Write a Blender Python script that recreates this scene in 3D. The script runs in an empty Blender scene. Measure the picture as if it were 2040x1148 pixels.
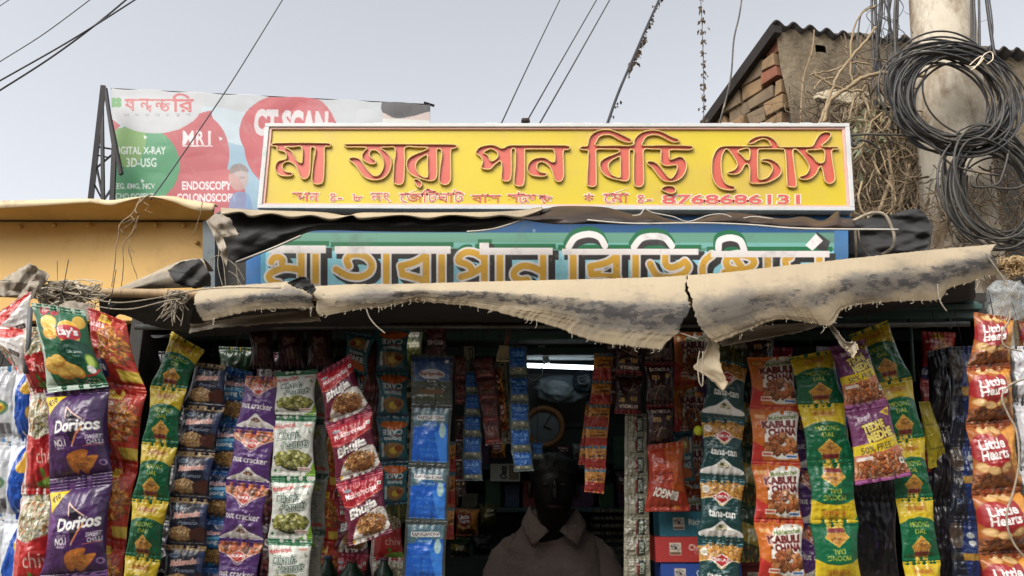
import bpy, math, random
import numpy as np
from mathutils import Vector

# ------------------------------------------------------------------ camera, sky, sun, exposure
SC = bpy.context.scene
COL = SC.collection
FPX, PITCH, EYE = 1512.0, math.radians(15.0), 1.5
cam = bpy.data.cameras.new("camera"); camo = bpy.data.objects.new("camera", cam); COL.objects.link(camo)
cam.sensor_fit = 'HORIZONTAL'; cam.sensor_width = 36.0; cam.lens = 36.0 * FPX / 2040.0
cam.clip_start = 0.05; cam.clip_end = 3000
camo.location = (0, 0, EYE); camo.rotation_euler = (math.pi / 2 + PITCH, 0, 0)
SC.camera = camo
SC.render.resolution_x, SC.render.resolution_y = 1024, 576

SUN_EL, SUN_AZ = math.radians(47), math.radians(214)      # azimuth clockwise from +Y: behind the camera, to the left
w = bpy.data.worlds.new("World"); SC.world = w; w.use_nodes = True
nt = w.node_tree; nt.nodes.clear()
sky = nt.nodes.new('ShaderNodeTexSky'); sky.sky_type = 'NISHITA'; sky.sun_disc = False
sky.sun_elevation = SUN_EL; sky.sun_rotation = SUN_AZ
sky.air_density = 1.0; sky.dust_density = 4.0; sky.ozone_density = 2.0
hs = nt.nodes.new('ShaderNodeHueSaturation'); hs.inputs['Saturation'].default_value = 0.2
bg = nt.nodes.new('ShaderNodeBackground'); bg.inputs['Strength'].default_value = 0.15
wo = nt.nodes.new('ShaderNodeOutputWorld')
nt.links.new(sky.outputs[0], hs.inputs['Color']); nt.links.new(hs.outputs[0], bg.inputs[0]); nt.links.new(bg.outputs[0], wo.inputs[0])
sl = bpy.data.lights.new("sun", 'SUN'); sl.energy = 1.1; sl.angle = math.radians(35); sl.color = (1, .93, .82)
so = bpy.data.objects.new("sun", sl); COL.objects.link(so)
sd = Vector((math.sin(SUN_AZ) * math.cos(SUN_EL), math.cos(SUN_AZ) * math.cos(SUN_EL), math.sin(SUN_EL)))
so.rotation_euler = sd.to_track_quat('Z', 'Y').to_euler(); so.location = (-3, -4, 9)
vs = SC.view_settings; vs.view_transform = 'Standard'; vs.look = 'None'; vs.exposure = 0.9; vs.gamma = 1.0; vs.use_curve_mapping = False
SC.render.engine = 'CYCLES'; SC.cycles.use_denoising = True; SC.cycles.max_bounces = 6; SC.cycles.transparent_max_bounces = 12

# ------------------------------------------------------------------ helpers
rng = np.random.default_rng(7); random.seed(7)
CP, SP = math.cos(PITCH), math.sin(PITCH)
def PV(px, py, Y):
    """points of the place: the ray through a picture point, met at the distance Y metres in front of the viewer"""
    px = np.asarray(px, float); py = np.asarray(py, float); Y = np.asarray(Y, float)
    dx = (px - 1020) / FPX; dy = (574 - py) / FPX
    t = Y / (CP - dy * SP)
    return np.stack(np.broadcast_arrays(dx * t, Y, EYE + (SP + dy * CP) * t), -1)
def P(px, py, Y): return PV(px, py, Y).tolist()
def M(px, Y): return px * Y / FPX * 1.0      # picture length -> metres at distance Y

def lin(c):
    c = np.asarray(c, float) / 255.0
    return np.where(c <= .04045, c / 12.92, ((c + .055) / 1.055) ** 2.4)
def L4(c): return tuple(lin(c).tolist()) + (1,)

def cr(pts, n=6, closed=False):
    """Catmull-Rom through pts"""
    p = np.asarray(pts, float); N = len(p)
    if N < 3: 
        t = np.linspace(0, 1, n + 1)[:, None]; return p[0] * (1 - t) + p[-1] * t
    out = []
    rngN = range(N) if closed else range(N - 1)
    for i in rngN:
        if closed: a, b, c, d = p[(i - 1) % N], p[i], p[(i + 1) % N], p[(i + 2) % N]
        else: a, b, c, d = p[max(i - 1, 0)], p[i], p[i + 1], p[min(i + 2, N - 1)]
        for k in range(n):
            t = k / n
            out.append(.5 * ((2 * b) + (-a + c) * t + (2 * a - 5 * b + 4 * c - d) * t * t + (-a + 3 * b - 3 * c + d) * t ** 3))
    if not closed: out.append(p[-1])
    return np.array(out)

def resample(pts, n):
    p = np.asarray(pts, float); d = np.r_[0, np.cumsum(np.linalg.norm(np.diff(p, axis=0), axis=1))]
    t = np.linspace(0, d[-1], n)
    return np.stack([np.interp(t, d, p[:, k]) for k in range(p.shape[1])], -1)

class Geo:
    def __init__(s): s.v = []; s.f = []; s.c = []; s.n = 0; s.mi = []
    def add(s, V, F, c=None, mi=0):
        V = np.asarray(V, float).reshape(-1, 3)
        s.v.append(V); s.f += [tuple(int(i) + s.n for i in f) for f in F]; s.mi += [mi] * len(F)
        if c is not None: s.c.append(np.broadcast_to(np.asarray(c, float), (len(V), 3)))
        s.n += len(V); return s
    def tube(s, pts, r, sides=6, closed=False, c=None, caps=True, mi=0):
        p = np.asarray(pts, float); N = len(p); r = np.broadcast_to(np.asarray(r, float), (N,))
        if closed: T = np.roll(p, -1, 0) - np.roll(p, 1, 0)
        else: T = np.gradient(p, axis=0)
        T /= np.linalg.norm(T, axis=1)[:, None] + 1e-12
        up = np.array([0.13, 0.31, 0.94]); n0 = np.cross(T[0], up); n0 /= np.linalg.norm(n0) + 1e-9
        Ns = []
        for t in T:
            n0 = n0 - t * np.dot(n0, t); n0 /= np.linalg.norm(n0) + 1e-9; Ns.append(n0)
        Ns = np.array(Ns); B = np.cross(T, Ns)
        a = np.arange(sides) / sides * 2 * math.pi
        V = p[:, None, :] + r[:, None, None] * (np.cos(a)[None, :, None] * Ns[:, None, :] + np.sin(a)[None, :, None] * B[:, None, :])
        F = []
        for i in range(N if closed else N - 1):
            j = (i + 1) % N
            for k in range(sides):
                l = (k + 1) % sides; F.append((i * sides + k, i * sides + l, j * sides + l, j * sides + k))
        if caps and not closed:
            F.append(tuple(range(sides))[::-1]); F.append(tuple((N - 1) * sides + k for k in range(sides)))
        return s.add(V.reshape(-1, 3), F, c, mi)
    def box(s, x0, x1, y0, y1, z0, z1, c=None, mi=0):
        V = [(x, y, z) for z in (z0, z1) for y in (y0, y1) for x in (x0, x1)]
        return s.add(V, [(0, 2, 3, 1), (4, 5, 7, 6), (0, 1, 5, 4), (2, 6, 7, 3), (0, 4, 6, 2), (1, 3, 7, 5)], c, mi)
    def hexa(s, A, B, c=None, mi=0):
        """two quads (front A, back B; each 4 points same order)"""
        return s.add(list(A) + list(B), [(0, 1, 2, 3), (7, 6, 5, 4), (0, 4, 5, 1), (1, 5, 6, 2), (2, 6, 7, 3), (3, 7, 4, 0)], c, mi)
    def grid(s, V, c=None, mi=0, flip=False):
        ny, nx = V.shape[:2]; F = []
        i = np.arange((ny - 1) * (nx - 1)); r = i // (nx - 1); q = i % (nx - 1); a = r * nx + q
        F = np.stack([a, a + nx, a + nx + 1, a + 1], -1)
        if flip: F = F[:, ::-1]
        return s.add(V.reshape(-1, 3), F.tolist(), c, mi)

def link(name, me, root=None, mats=()):
    for m in mats: me.materials.append(m)
    o = bpy.data.objects.new(name, me); COL.objects.link(o)
    if root is not None: o.parent = root
    return o

def build(name, g, mats, root=None, smooth=True, loc=None, bevel=0, off=None):
    """Geo in world coordinates -> object; a top-level one gets its origin at loc, a child uses its root's origin (or off)"""
    V = np.concatenate(g.v)
    o3 = np.array(off if off is not None else (worldloc(root) if root is not None else (loc if loc is not None else [V[:, 0].mean(), V[:, 1].mean(), V[:, 2].min()])))
    me = bpy.data.meshes.new(name)
    me.from_pydata((V - o3).tolist(), [], g.f)
    if not isinstance(mats, (list, tuple)): mats = [mats]
    if g.c:
        C = np.concatenate(g.c); at = me.color_attributes.new('Col', 'FLOAT_COLOR', 'POINT')
        at.data.foreach_set('color', np.c_[C, np.ones(len(C))].ravel())
    me.polygons.foreach_set('use_smooth', [smooth] * len(me.polygons))
    if len(mats) > 1: me.polygons.foreach_set('material_index', g.mi)
    me.update()
    o = link(name, me, root, mats)
    if root is None: o.location = o3
    if bevel:
        b = o.modifiers.new('bevel', 'BEVEL'); b.width = bevel; b.segments = 2; b.limit_method = 'ANGLE'
    return o
def worldloc(o):
    l = np.zeros(3)
    while o is not None: l = l + np.array(o.location); o = o.parent
    return l
def tag(o, label=None, cat=None, group=None, kind=None):
    if label: o['label'] = label
    if cat: o['category'] = cat
    if group: o['group'] = group
    if kind: o['kind'] = kind
    return o
def thing(name, label, cat, loc, group=None):
    o = bpy.data.objects.new(name, None); COL.objects.link(o); o.location = loc; o.empty_display_size = .05
    return tag(o, label, cat, group)

# ------------------------------------------------------------------ materials
def nodes(name):
    m = bpy.data.materials.new(name); m.use_nodes = True
    t = m.node_tree; return m, t, t.nodes['Principled BSDF'], t.nodes['Material Output']
def tex(t, scale, detail=5, rough=.6, stretch=None):
    tc = t.nodes.new('ShaderNodeTexCoord'); n = t.nodes.new('ShaderNodeTexNoise')
    n.inputs['Scale'].default_value = scale; n.inputs['Detail'].default_value = detail; n.inputs['Roughness'].default_value = rough
    if stretch:
        mp = t.nodes.new('ShaderNodeMapping'); mp.inputs['Scale'].default_value = stretch
        t.links.new(tc.outputs['Object'], mp.inputs[0]); t.links.new(mp.outputs[0], n.inputs['Vector'])
    else: t.links.new(tc.outputs['Object'], n.inputs['Vector'])
    return n
def ramp(t, src, stops):
    r = t.nodes.new('ShaderNodeValToRGB'); e = r.color_ramp.elements
    e[0].position, e[0].color = stops[0]; e[1].position, e[1].color = stops[-1]
    for p, c in stops[1:-1]:
        k = e.new(p); k.color = c
    t.links.new(src, r.inputs[0]); return r
def mixc(t, a, b, f, mode='MIX'):
    m = t.nodes.new('ShaderNodeMix'); m.data_type = 'RGBA'; m.blend_type = mode
    for k, v in ((6, a), (7, b)):
        if isinstance(v, tuple): m.inputs[k].default_value = v
        else: t.links.new(v, m.inputs[k])
    if isinstance(f, (int, float)): m.inputs[0].default_value = f
    else: t.links.new(f, m.inputs[0])
    return m.outputs[2]
def bump(t, b, src, strength, dist=.01):
    n = t.nodes.new('ShaderNodeBump'); n.inputs['Strength'].default_value = strength; n.inputs['Distance'].default_value = dist
    t.links.new(src, n.inputs['Height']); t.links.new(n.outputs[0], b.inputs['Normal']); return n
def mat(name, c, c2=None, scale=8, rough=.6, metal=0, bmp=0, bscale=None, bdist=.004, spec=.5, dirt=None, dscale=3, dlo=.55, dhi=.7, stretch=None, coat=0):
    """two-tone noise colour, optional dirt patches, noise bump; colours are 0-255 sRGB"""
    m, t, b, o = nodes(name)
    n = tex(t, scale, stretch=stretch)
    col = ramp(t, n.outputs[0], [(.3, L4(c)), (.7, L4(c2 or c))]).outputs[0]
    if dirt is not None:
        d = tex(t, dscale, 8, .7, stretch); f = ramp(t, d.outputs[0], [(dlo, (0, 0, 0, 1)), (dhi, (1, 1, 1, 1))]).outputs[0]
        col = mixc(t, col, L4(dirt), f)
    t.links.new(col, b.inputs['Base Color'])
    b.inputs['Roughness'].default_value = rough; b.inputs['Metallic'].default_value = metal; b.inputs['Specular IOR Level'].default_value = spec
    b.inputs['Coat Weight'].default_value = coat
    if bmp: bump(t, b, tex(t, bscale or scale * 3, 6, .6, stretch).outputs[0], bmp, bdist)
    return m
def vmat(name, rough=.35, bmp=.25, bscale=60, bdist=.002, coat=.0, metal=0, spec=.5, var=.0, dirt=None, dscale=6):
    """printed / painted surface: colours come from the 'Col' attribute"""
    m, t, b, o = nodes(name)
    a = t.nodes.new('ShaderNodeVertexColor'); a.layer_name = 'Col'; col = a.outputs[0]
    if dirt:
        d = tex(t, dscale, 8, .7); f = ramp(t, d.outputs[0], [(.52, (0, 0, 0, 1)), (.78, (.7, .7, .7, 1))]).outputs[0]
        col = mixc(t, col, L4(dirt), f)
    t.links.new(col, b.inputs['Base Color'])
    b.inputs['Roughness'].default_value = rough; b.inputs['Metallic'].default_value = metal
    b.inputs['Coat Weight'].default_value = coat; b.inputs['Coat Roughness'].default_value = .12; b.inputs['Specular IOR Level'].default_value = spec
    if bmp: bump(t, b, tex(t, bscale, 4, .55).outputs[0], bmp, bdist)
    return m

FILM = vmat('printed plastic film', rough=.36, bmp=.22, bscale=30, bdist=.004, spec=.45, coat=.16)
FOIL = vmat('metallised film', rough=.22, bmp=.6, bscale=40, bdist=.006, metal=.75)
PAPER = vmat('printed card', rough=.6, bmp=.05)
PAINT = vmat('hand painted board', rough=.55, bmp=.15, bscale=30, dirt=(90, 100, 95), dscale=9)
VINYL = vmat('printed vinyl sheet', rough=.5, bmp=.0, dirt=(150, 150, 150), dscale=1.2)

# ------------------------------------------------------------------ painter: prints for packets and boards, drawn on the mesh's own vertices
_tc = {}
def glyphs(s, bold, shear):
    k = (s, bold, shear)
    if k in _tc: return _tc[k]
    c = bpy.data.curves.new('t', 'FONT'); c.body = s; c.offset = bold; c.shear = shear; c.resolution_u = 3
    o = bpy.data.objects.new('t', c); COL.objects.link(o)
    bpy.context.view_layer.update()
    e = o.evaluated_get(bpy.context.evaluated_depsgraph_get()); m = e.to_mesh(); m.calc_loop_triangles()
    V = np.array([v.co[:2] for v in m.vertices]) if len(m.vertices) else np.zeros((0, 2))
    T = np.array([t.vertices[:] for t in m.loop_triangles], int)
    e.to_mesh_clear(); bpy.data.objects.remove(o); bpy.data.curves.remove(c)
    tr = V[T] if len(T) else np.zeros((0, 3, 2))
    _tc[k] = tr; return tr

class Cv:
    """a rectangle x0..x1, y0..y1 (y down) sampled at cols x rows points"""
    def __init__(s, x0, y0, x1, y1, cols, bg=(255, 255, 255), ss=3):
        s.x0, s.y0, s.x1, s.y1 = x0, y0, x1, y1; s.nx = cols; s.ny = max(2, int(round(cols * (y1 - y0) / (x1 - x0)))); s.ss = ss
        s.w, s.h = s.nx * ss, s.ny * ss; s.k = s.w / (x1 - x0)
        s.a = np.ones((s.h, s.w, 3)) * np.array(bg, float)
        s.X = x0 + (np.arange(s.w) + .5) / s.w * (x1 - x0); s.Y = y0 + (np.arange(s.h) + .5) / s.h * (y1 - y0)
        s.clip = None
    def win(s, xa, ya, xb, yb):
        i0 = max(0, int((xa - s.x0) * s.k) - 1); i1 = min(s.w, int((xb - s.x0) * s.k) + 2)
        ky = s.h / (s.y1 - s.y0)
        j0 = max(0, int((ya - s.y0) * ky) - 1); j1 = min(s.h, int((yb - s.y0) * ky) + 2)
        return (slice(j0, max(j0, j1)), slice(i0, max(i0, i1)))
    def put(s, w, m, c, al=1.0):
        if s.clip is not None: m = m & s.clip[w]
        a = s.a[w]; a[m] = a[m] * (1 - al) + np.array(c, float) * al
        s.a[w] = a; return s
    def mpoly(s, pts, w):
        X = s.X[w[1]][None, :]; Y = s.Y[w[0]][:, None]; m = np.zeros((Y.shape[0], X.shape[1]), bool)
        p = np.asarray(pts, float); q = np.roll(p, -1, 0)
        for (x1, y1), (x2, y2) in zip(p, q):
            if y1 == y2: continue
            c = ((y1 > Y) != (y2 > Y)); xi = (x2 - x1) * (Y - y1) / (y2 - y1) + x1
            m ^= c & (X < xi)
        return m
    def poly(s, pts, c, al=1.0, smooth=0):
        p = cr(pts, smooth, True) if smooth else np.asarray(pts, float)
        w = s.win(p[:, 0].min(), p[:, 1].min(), p[:, 0].max(), p[:, 1].max())
        return s.put(w, s.mpoly(p, w), c, al)
    def rect(s, xa, ya, xb, yb, c, al=1.0): return s.poly([(xa, ya), (xb, ya), (xb, yb), (xa, yb)], c, al)
    def ell(s, cx, cy, rx, ry, c, al=1.0, rot=0):
        R = max(rx, ry); w = s.win(cx - R, cy - R, cx + R, cy + R)
        X = s.X[w[1]][None, :] - cx; Y = s.Y[w[0]][:, None] - cy; ca, sa = math.cos(rot), math.sin(rot)
        return s.put(w, ((X * ca + Y * sa) / rx) ** 2 + ((-X * sa + Y * ca) / ry) ** 2 < 1, c, al)
    def stroke(s, pts, wd, c, al=1.0, smooth=6):
        p = cr(pts, smooth) if len(pts) > 2 and smooth else np.asarray(pts, float)
        w = s.win(p[:, 0].min() - wd, p[:, 1].min() - wd, p[:, 0].max() + wd, p[:, 1].max() + wd)
        X = s.X[w[1]][None, :]; Y = s.Y[w[0]][:, None]; m = np.zeros((Y.shape[0], X.shape[1]), bool)
        for a, b in zip(p[:-1], p[1:]):
            d = b - a; l = d @ d + 1e-12; t = np.clip(((X - a[0]) * d[0] + (Y - a[1]) * d[1]) / l, 0, 1)
            m |= (X - a[0] - t * d[0]) ** 2 + (Y - a[1] - t * d[1]) ** 2 < (wd / 2) ** 2
        return s.put(w, m, c, al)
    def text(s, txt, x, y, wd, ht, c, bold=0.0, shear=0.0, rot=0.0, out=None, ow=1.0, al=1.0):
        """fit txt into a wd x ht box centred on x, y"""
        tr = glyphs(txt, bold, shear)
        if not len(tr): return s
        lo = tr.reshape(-1, 2).min(0); hi = tr.reshape(-1, 2).max(0); ce = (lo + hi) / 2; sz = hi - lo
        q = (tr - ce) / sz * np.array([wd, -ht]); r = math.radians(rot); ca, sa = math.cos(r), math.sin(r)
        q = np.stack([q[..., 0] * ca + q[..., 1] * sa + x, -q[..., 0] * sa + q[..., 1] * ca + y], -1)
        f = q.reshape(-1, 2); e = ow * 2
        w = s.win(f[:, 0].min() - e, f[:, 1].min() - e, f[:, 0].max() + e, f[:, 1].max() + e)
        X = s.X[w[1]]; Y = s.Y[w[0]]; m = np.zeros((len(Y), len(X)), bool)
        if not m.size: return s
        for t in q:
            i0, i1 = np.searchsorted(X, [t[:, 0].min(), t[:, 0].max()]); j0, j1 = np.searchsorted(Y, [t[:, 1].min(), t[:, 1].max()])
            if i1 <= i0 or j1 <= j0: continue
            xx = X[i0:i1][None, :]; yy = Y[j0:j1][:, None]; (ax, ay), (bx, by), (cx, cy) = t
            A = (bx - ax) * (cy - ay) - (by - ay) * (cx - ax)
            if abs(A) < 1e-12: continue
            u = ((bx - xx) * (cy - yy) - (by - yy) * (cx - xx)) / A; v = ((cx - xx) * (ay - yy) - (cy - yy) * (ax - xx)) / A
            m[j0:j1, i0:i1] |= (u >= 0) & (v >= 0) & (u + v <= 1)
        if out is not None:
            n = max(1, int(round(ow * s.k))); d = m.copy()
            for dy in range(-n, n + 1):
                for dx in range(-n, n + 1):
                    if dx * dx + dy * dy <= n * n + .5: 
                        sh = np.roll(np.roll(m, dy, 0), dx, 1); d |= sh
            s.put(w, d, out, al)
        return s.put(w, m, c, al)
    def bits(s, n, cx, cy, rx, ry, size, cols, thin=1.0, seed=1, poly=None):
        """a heap of small pieces"""
        r = np.random.default_rng(seed)
        for i in range(n):
            a = r.uniform(0, 2 * math.pi); d = math.sqrt(r.uniform()); x, y = cx + rx * d * math.cos(a), cy + ry * d * math.sin(a)
            c = np.array(cols[r.integers(len(cols))], float) * r.uniform(.8, 1.12)
            z = size * r.uniform(.7, 1.25); s.ell(x + z * .15, y + z * .2, z, z * thin, np.clip(c * .55, 0, 255), 1, ro := r.uniform(0, 3.14)); s.ell(x, y, z * .85, z * thin * .85, np.clip(c, 0, 255), 1, ro)
        return s
    def done(s, flip=False, mirror=False):
        a = s.a.reshape(s.ny, s.ss, s.nx, s.ss, 3).mean((1, 3))
        if flip: a = a[::-1, ::-1]
        a = a * .9 + a.mean(-1, keepdims=True) * .1  # greys all prints a little: the film's sky haze put into colour
        return lin(np.clip(a, 0, 255))

def creases(px, py, seed, k=7, lo=22., hi=90.):
    """sharp fold pattern of a crumpled sheet, in picture units"""
    r = np.random.default_rng(seed); o = np.zeros_like(px)
    for i in range(k):
        a = r.uniform(0, math.pi); L_ = r.uniform(lo, hi); t = (px * math.cos(a) + py * math.sin(a)) / L_ + r.uniform(0, 1) + .25 * np.sin(px / 37. + i) + .2 * np.sin(py / 23. + 2 * i)
        o += (np.abs((t % 1) - .5) * 2 - .5) * L_ / hi
    return o / k ** .5
def vnoise(ny, nx, cell, seed, ridged=False):
    """smooth value noise on an ny x nx grid"""
    r = np.random.default_rng(seed); out = np.zeros((ny, nx)); amp = 1
    for o in range(3):
        gy, gx = max(2, int(ny / cell) + 2), max(2, int(nx / cell) + 2); g = r.uniform(-1, 1, (gy + 1, gx + 1))
        y = np.linspace(0, gy - 1.001, ny); x = np.linspace(0, gx - 1.001, nx); yi = y.astype(int); xi = x.astype(int)
        fy = (y - yi); fx = (x - xi); fy = (fy * fy * (3 - 2 * fy))[:, None]; fx = (fx * fx * (3 - 2 * fx))[None, :]
        v = (g[yi][:, xi] * (1 - fx) + g[yi][:, xi + 1] * fx) * (1 - fy) + (g[yi + 1][:, xi] * (1 - fx) + g[yi + 1][:, xi + 1] * fx) * fy
        out += amp * ((.5 - np.abs(v)) if ridged else v); amp *= .5; cell /= 2
    return out
# ------------------------------------------------------------------ printed designs (units: 100 wide)
D = {}
W_ = (245, 242, 235)
def d_moong():
    c = Cv(0, 0, 100, 142, 64, (222, 190, 22))
    c.poly([(0, 58), (22, 47), (50, 43), (78, 47), (100, 58), (100, 142), (0, 142)], (0, 104, 62), smooth=0)
    c.rect(22, 13, 78, 33, (196, 150, 20)); c.rect(23.5, 14.5, 76.5, 31.5, (214, 176, 20)); c.text("indiaah", 50, 23, 46, 12, (176, 70, 30), .01)
    c.text("MOONG", 50, 60, 52, 12, (226, 214, 60), .0); c.text("DAL", 50, 75, 28, 11, (226, 214, 60), .0)
    c.poly([(50, 84), (77, 108), (70, 118), (67, 132), (33, 132), (30, 118), (23, 108)], (226, 186, 60))
    c.poly([(50, 86), (74, 109), (26, 109)], (222, 158, 62)); c.bits(60, 50, 101, 14, 7, 2, [(205, 130, 50), (232, 180, 90), (180, 110, 40)], .6)
    c.poly([(26, 109), (74, 109), (70, 117), (30, 117)], (205, 140, 50))
    c.poly([(30, 117), (70, 117), (66, 130), (34, 130)], (128, 34, 40))
    for i in range(9): c.ell(32 + i * 4.5, 118.5, 1.2, 1.6, (232, 214, 90))
    c.poly([(35, 130), (65, 130), (68, 142), (32, 142)], (222, 190, 60))
    for i in range(5): c.rect(34 + i * 7, 131, 37 + i * 7, 136, (190, 140, 40))
    return c.done()
def d_doritos():
    c = Cv(0, 0, 100, 150, 96, (70, 28, 92))
    c.poly([(0, 18), (10, 40), (25, 62), (12, 90), (0, 100)], (126, 66, 140), .7, smooth=4)
    c.poly([(60, 0), (100, 0), (100, 150), (88, 150), (92, 60)], (54, 20, 74), .8)
    c.poly([(0, 12), (36, 12), (13, 46)], (240, 205, 20)); c.text("₹10", 17, 22, 15, 11, (40, 20, 30), .03, 0, 35)
    c.poly([(44, 34), (74, 57), (56, 92)], (28, 12, 34)); c.stroke([(44, 33), (76, 58), (56, 96)], 2.2, (232, 190, 170), smooth=0); c.stroke([(44, 33), (48, 52)], 2, (240, 200, 180), smooth=0)
    c.text("Doritos", 62, 64, 66, 20, W_, .035, .1, 3, out=(60, 40, 70), ow=1.5)
    c.stroke([(58, 92), (72, 66)], 2.2, (235, 140, 60), smooth=0)
    c.text("NO.1", 37, 90, 20, 11, W_, .03); c.text("WORLD'S", 37, 82, 18, 4, W_, .0); c.text("BRAND", 37, 98, 14, 4, W_, .0)
    c.text("SWEET", 87, 83, 20, 7, W_, .02, .2, 4); c.text("CHILLI", 88, 91, 18, 7, W_, .02, .2, 4); c.stroke([(72, 97), (96, 95)], 1, (220, 110, 90), smooth=0)
    c.poly([(44, 112), (62, 103), (77, 104), (68, 120), (48, 138)], (208, 116, 38), smooth=3); c.poly([(62, 118), (89, 112), (78, 128), (60, 139)], (222, 132, 48), smooth=3)
    c.bits(50, 62, 119, 14, 10, 1.2, [(190, 90, 30), (235, 160, 70)]); c.text("PEPSICO", 12, 142, 20, 4, W_, .0)
    c.ell(93, 124, 5, 5, (150, 120, 160)); c.ell(93, 124, 3, 3, (60, 24, 80))
    return c.done()
def d_lays():
    c = Cv(0, 0, 100, 142, 96, (0, 96, 52))
    c.poly([(0, 20), (14, 70), (12, 100), (20, 142), (0, 142)], (214, 226, 210), .9, smooth=3)
    c.ell(24, 12, 9, 9, (176, 30, 44)); c.text("₹10", 24, 12, 10, 7, W_, .02)
    c.ell(34, 34, 17, 14, (226, 160, 30)); c.ell(33, 32, 15, 11, (240, 190, 60)); c.ell(36, 52, 17, 11, (222, 150, 30)); c.ell(36, 50, 15, 9, (242, 188, 52))
    c.ell(88, 28, 10, 13, (220, 170, 50)); c.ell(44, 15, 8, 5, (180, 30, 40))
    c.ell(70, 50, 19, 23, (250, 225, 140)); c.ell(70, 50, 18, 22, (238, 178, 24))
    c.poly([(52, 42), (70, 36), (88, 40), (88, 58), (70, 64), (52, 60)], (200, 24, 36), smooth=3)
    c.text("Lay's", 70, 50, 34, 19, W_, .04, .0, 3, out=(150, 20, 30), ow=1)
    c.ell(74, 84, 30, 22, (0, 70, 46)); c.text("Chile Limon", 72, 82, 24, 5, W_, .01); c.text("Flavour", 74, 89, 12, 4, W_)
    for a, b, r, k in ((24, 104, 17, .3), (46, 112, 18, -.2), (62, 114, 14, .5), (38, 98, 14, 0)):
        c.ell(a, b, r, r * .75, (214, 140, 40), 1, k); c.ell(a - 1, b - 2, r * .85, r * .6, (240, 192, 80), 1, k)
    c.ell(92, 98, 7, 13, (110, 160, 30)); c.ell(92, 98, 5, 10, (190, 214, 90)); c.ell(88, 112, 6, 7, (235, 235, 225))
    c.stroke([(76, 122), (90, 120), (98, 112)], 3, (190, 30, 30)); c.bits(24, 78, 130, 14, 4, 1.3, [(240, 240, 220), (160, 200, 120)])
    return c.done()
def d_kurkure():
    c = Cv(0, 0, 100, 150, 64, (196, 48, 22))
    c.poly([(0, 0), (50, 0), (40, 60), (60, 150), (0, 150)], (176, 30, 26), .8)
    c.rect(30, 4, 62, 22, (232, 190, 30)); c.text("30% EXTRA", 46, 13, 28, 8, (120, 60, 20), .02)
    c.bits(160, 62, 62, 34, 38, 8, [(232, 130, 30), (222, 96, 24), (240, 160, 50)], .28, 4)
    c.text("arata", 28, 30, 40, 10, W_, .01)
    c.poly([(0, 104), (44, 98), (44, 126), (22, 136), (0, 128)], (24, 40, 100), smooth=3); c.text("Kurkure", 22, 112, 42, 18, W_, .03, .1, 8)
    c.rect(64, 112, 100, 134, (222, 190, 60)); c.text("MASALA MUNCH", 30, 140, 40, 5, W_)
    return c.done()
def d_chivda():
    c = Cv(0, 0, 100, 165, 64, (196, 34, 34))
    c.rect(0, 0, 12, 165, (235, 230, 220)); c.rect(3, 0, 5, 165, (200, 40, 36))
    c.poly([(12, 4), (100, 4), (100, 62), (50, 78), (12, 72)], (226, 222, 206), smooth=2)
    c.bits(520, 56, 38, 46, 36, 4.6, [(236, 230, 205), (214, 205, 170), (190, 170, 120), (150, 150, 90), (200, 130, 70)], .5, 5)
    c.poly([(12, 70), (50, 78), (100, 60), (100, 84), (12, 84)], (196, 34, 34)); c.text("chiv", 72, 104, 50, 24, (240, 205, 190), .0)
    c.ell(60, 130, 5, 8, (90, 150, 40)); c.poly([(40, 152), (66, 138), (100, 136), (100, 152)], (120, 160, 50), smooth=3)
    c.poly([(12, 84), (36, 84), (24, 150), (12, 155)], (232, 120, 110), .6, smooth=3)
    return c.done()
def d_chips():
    c = Cv(0, 0, 100, 140, 56, (20, 82, 190))
    c.poly([(0, 0), (46, 0), (36, 50), (20, 90), (30, 140), (0, 140)], (225, 228, 232), .95, smooth=3)
    c.ell(76, 24, 18, 14, (228, 170, 40)); c.ell(74, 22, 14, 10, (246, 200, 70)); c.ell(68, 46, 17, 12, (232, 176, 40)); c.ell(88, 92, 20, 16, (226, 160, 50)); c.ell(86, 90, 16, 12, (248, 206, 90))
    c.ell(82, 118, 9, 9, (190, 30, 44)); c.text("₹10", 82, 118, 10, 6, W_, .02); c.text("a", 50, 126, 9, 9, W_, .04)
    return c.done()
def d_white():
    c = Cv(0, 0, 100, 140, 48, (226, 228, 230))
    for i in range(12): c.rect(10, 8 + i * 3.4, 58 + 25 * math.sin(i), 9.4 + i * 3.4, (120, 120, 130), .7)
    c.ell(78, 30, 14, 22, (90, 95, 110), .25); c.ell(60, 78, 26, 14, (40, 110, 60), .7); c.ell(60, 78, 19, 9, (240, 200, 30), .9)
    c.text("Lay's", 60, 78, 24, 10, (190, 30, 40), .03); c.rect(56, 104, 90, 128, (250, 250, 250))
    for i in range(14): c.rect(58 + i * 2.2, 106, 59.2 + i * 2.2, 126, (30, 30, 36))
    c.ell(18, 112, 6, 6, (30, 80, 190)); c.ell(34, 112, 4, 4, (30, 80, 190)); c.poly([(0, 60), (16, 64), (12, 100), (0, 110)], (30, 120, 190), .8, smooth=3)
    return c.done()
def d_tilted():
    c = Cv(0, 0, 100, 110, 64, (228, 222, 216)); c.poly([(0, 0), (100, 0), (60, 40), (0, 58)], (214, 46, 36)); c.poly([(0, 6), (70, 2), (0, 34)], (232, 226, 220))
    c.bits(120, 40, 88, 44, 20, 4, [(230, 222, 200), (214, 190, 140), (150, 150, 80), (200, 110, 60)], .5, 3); c.rect(70, 62, 92, 72, (60, 40, 30)); c.text("KURMURA", 80, 67, 18, 5, W_, .01)
    return c.done()
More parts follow.
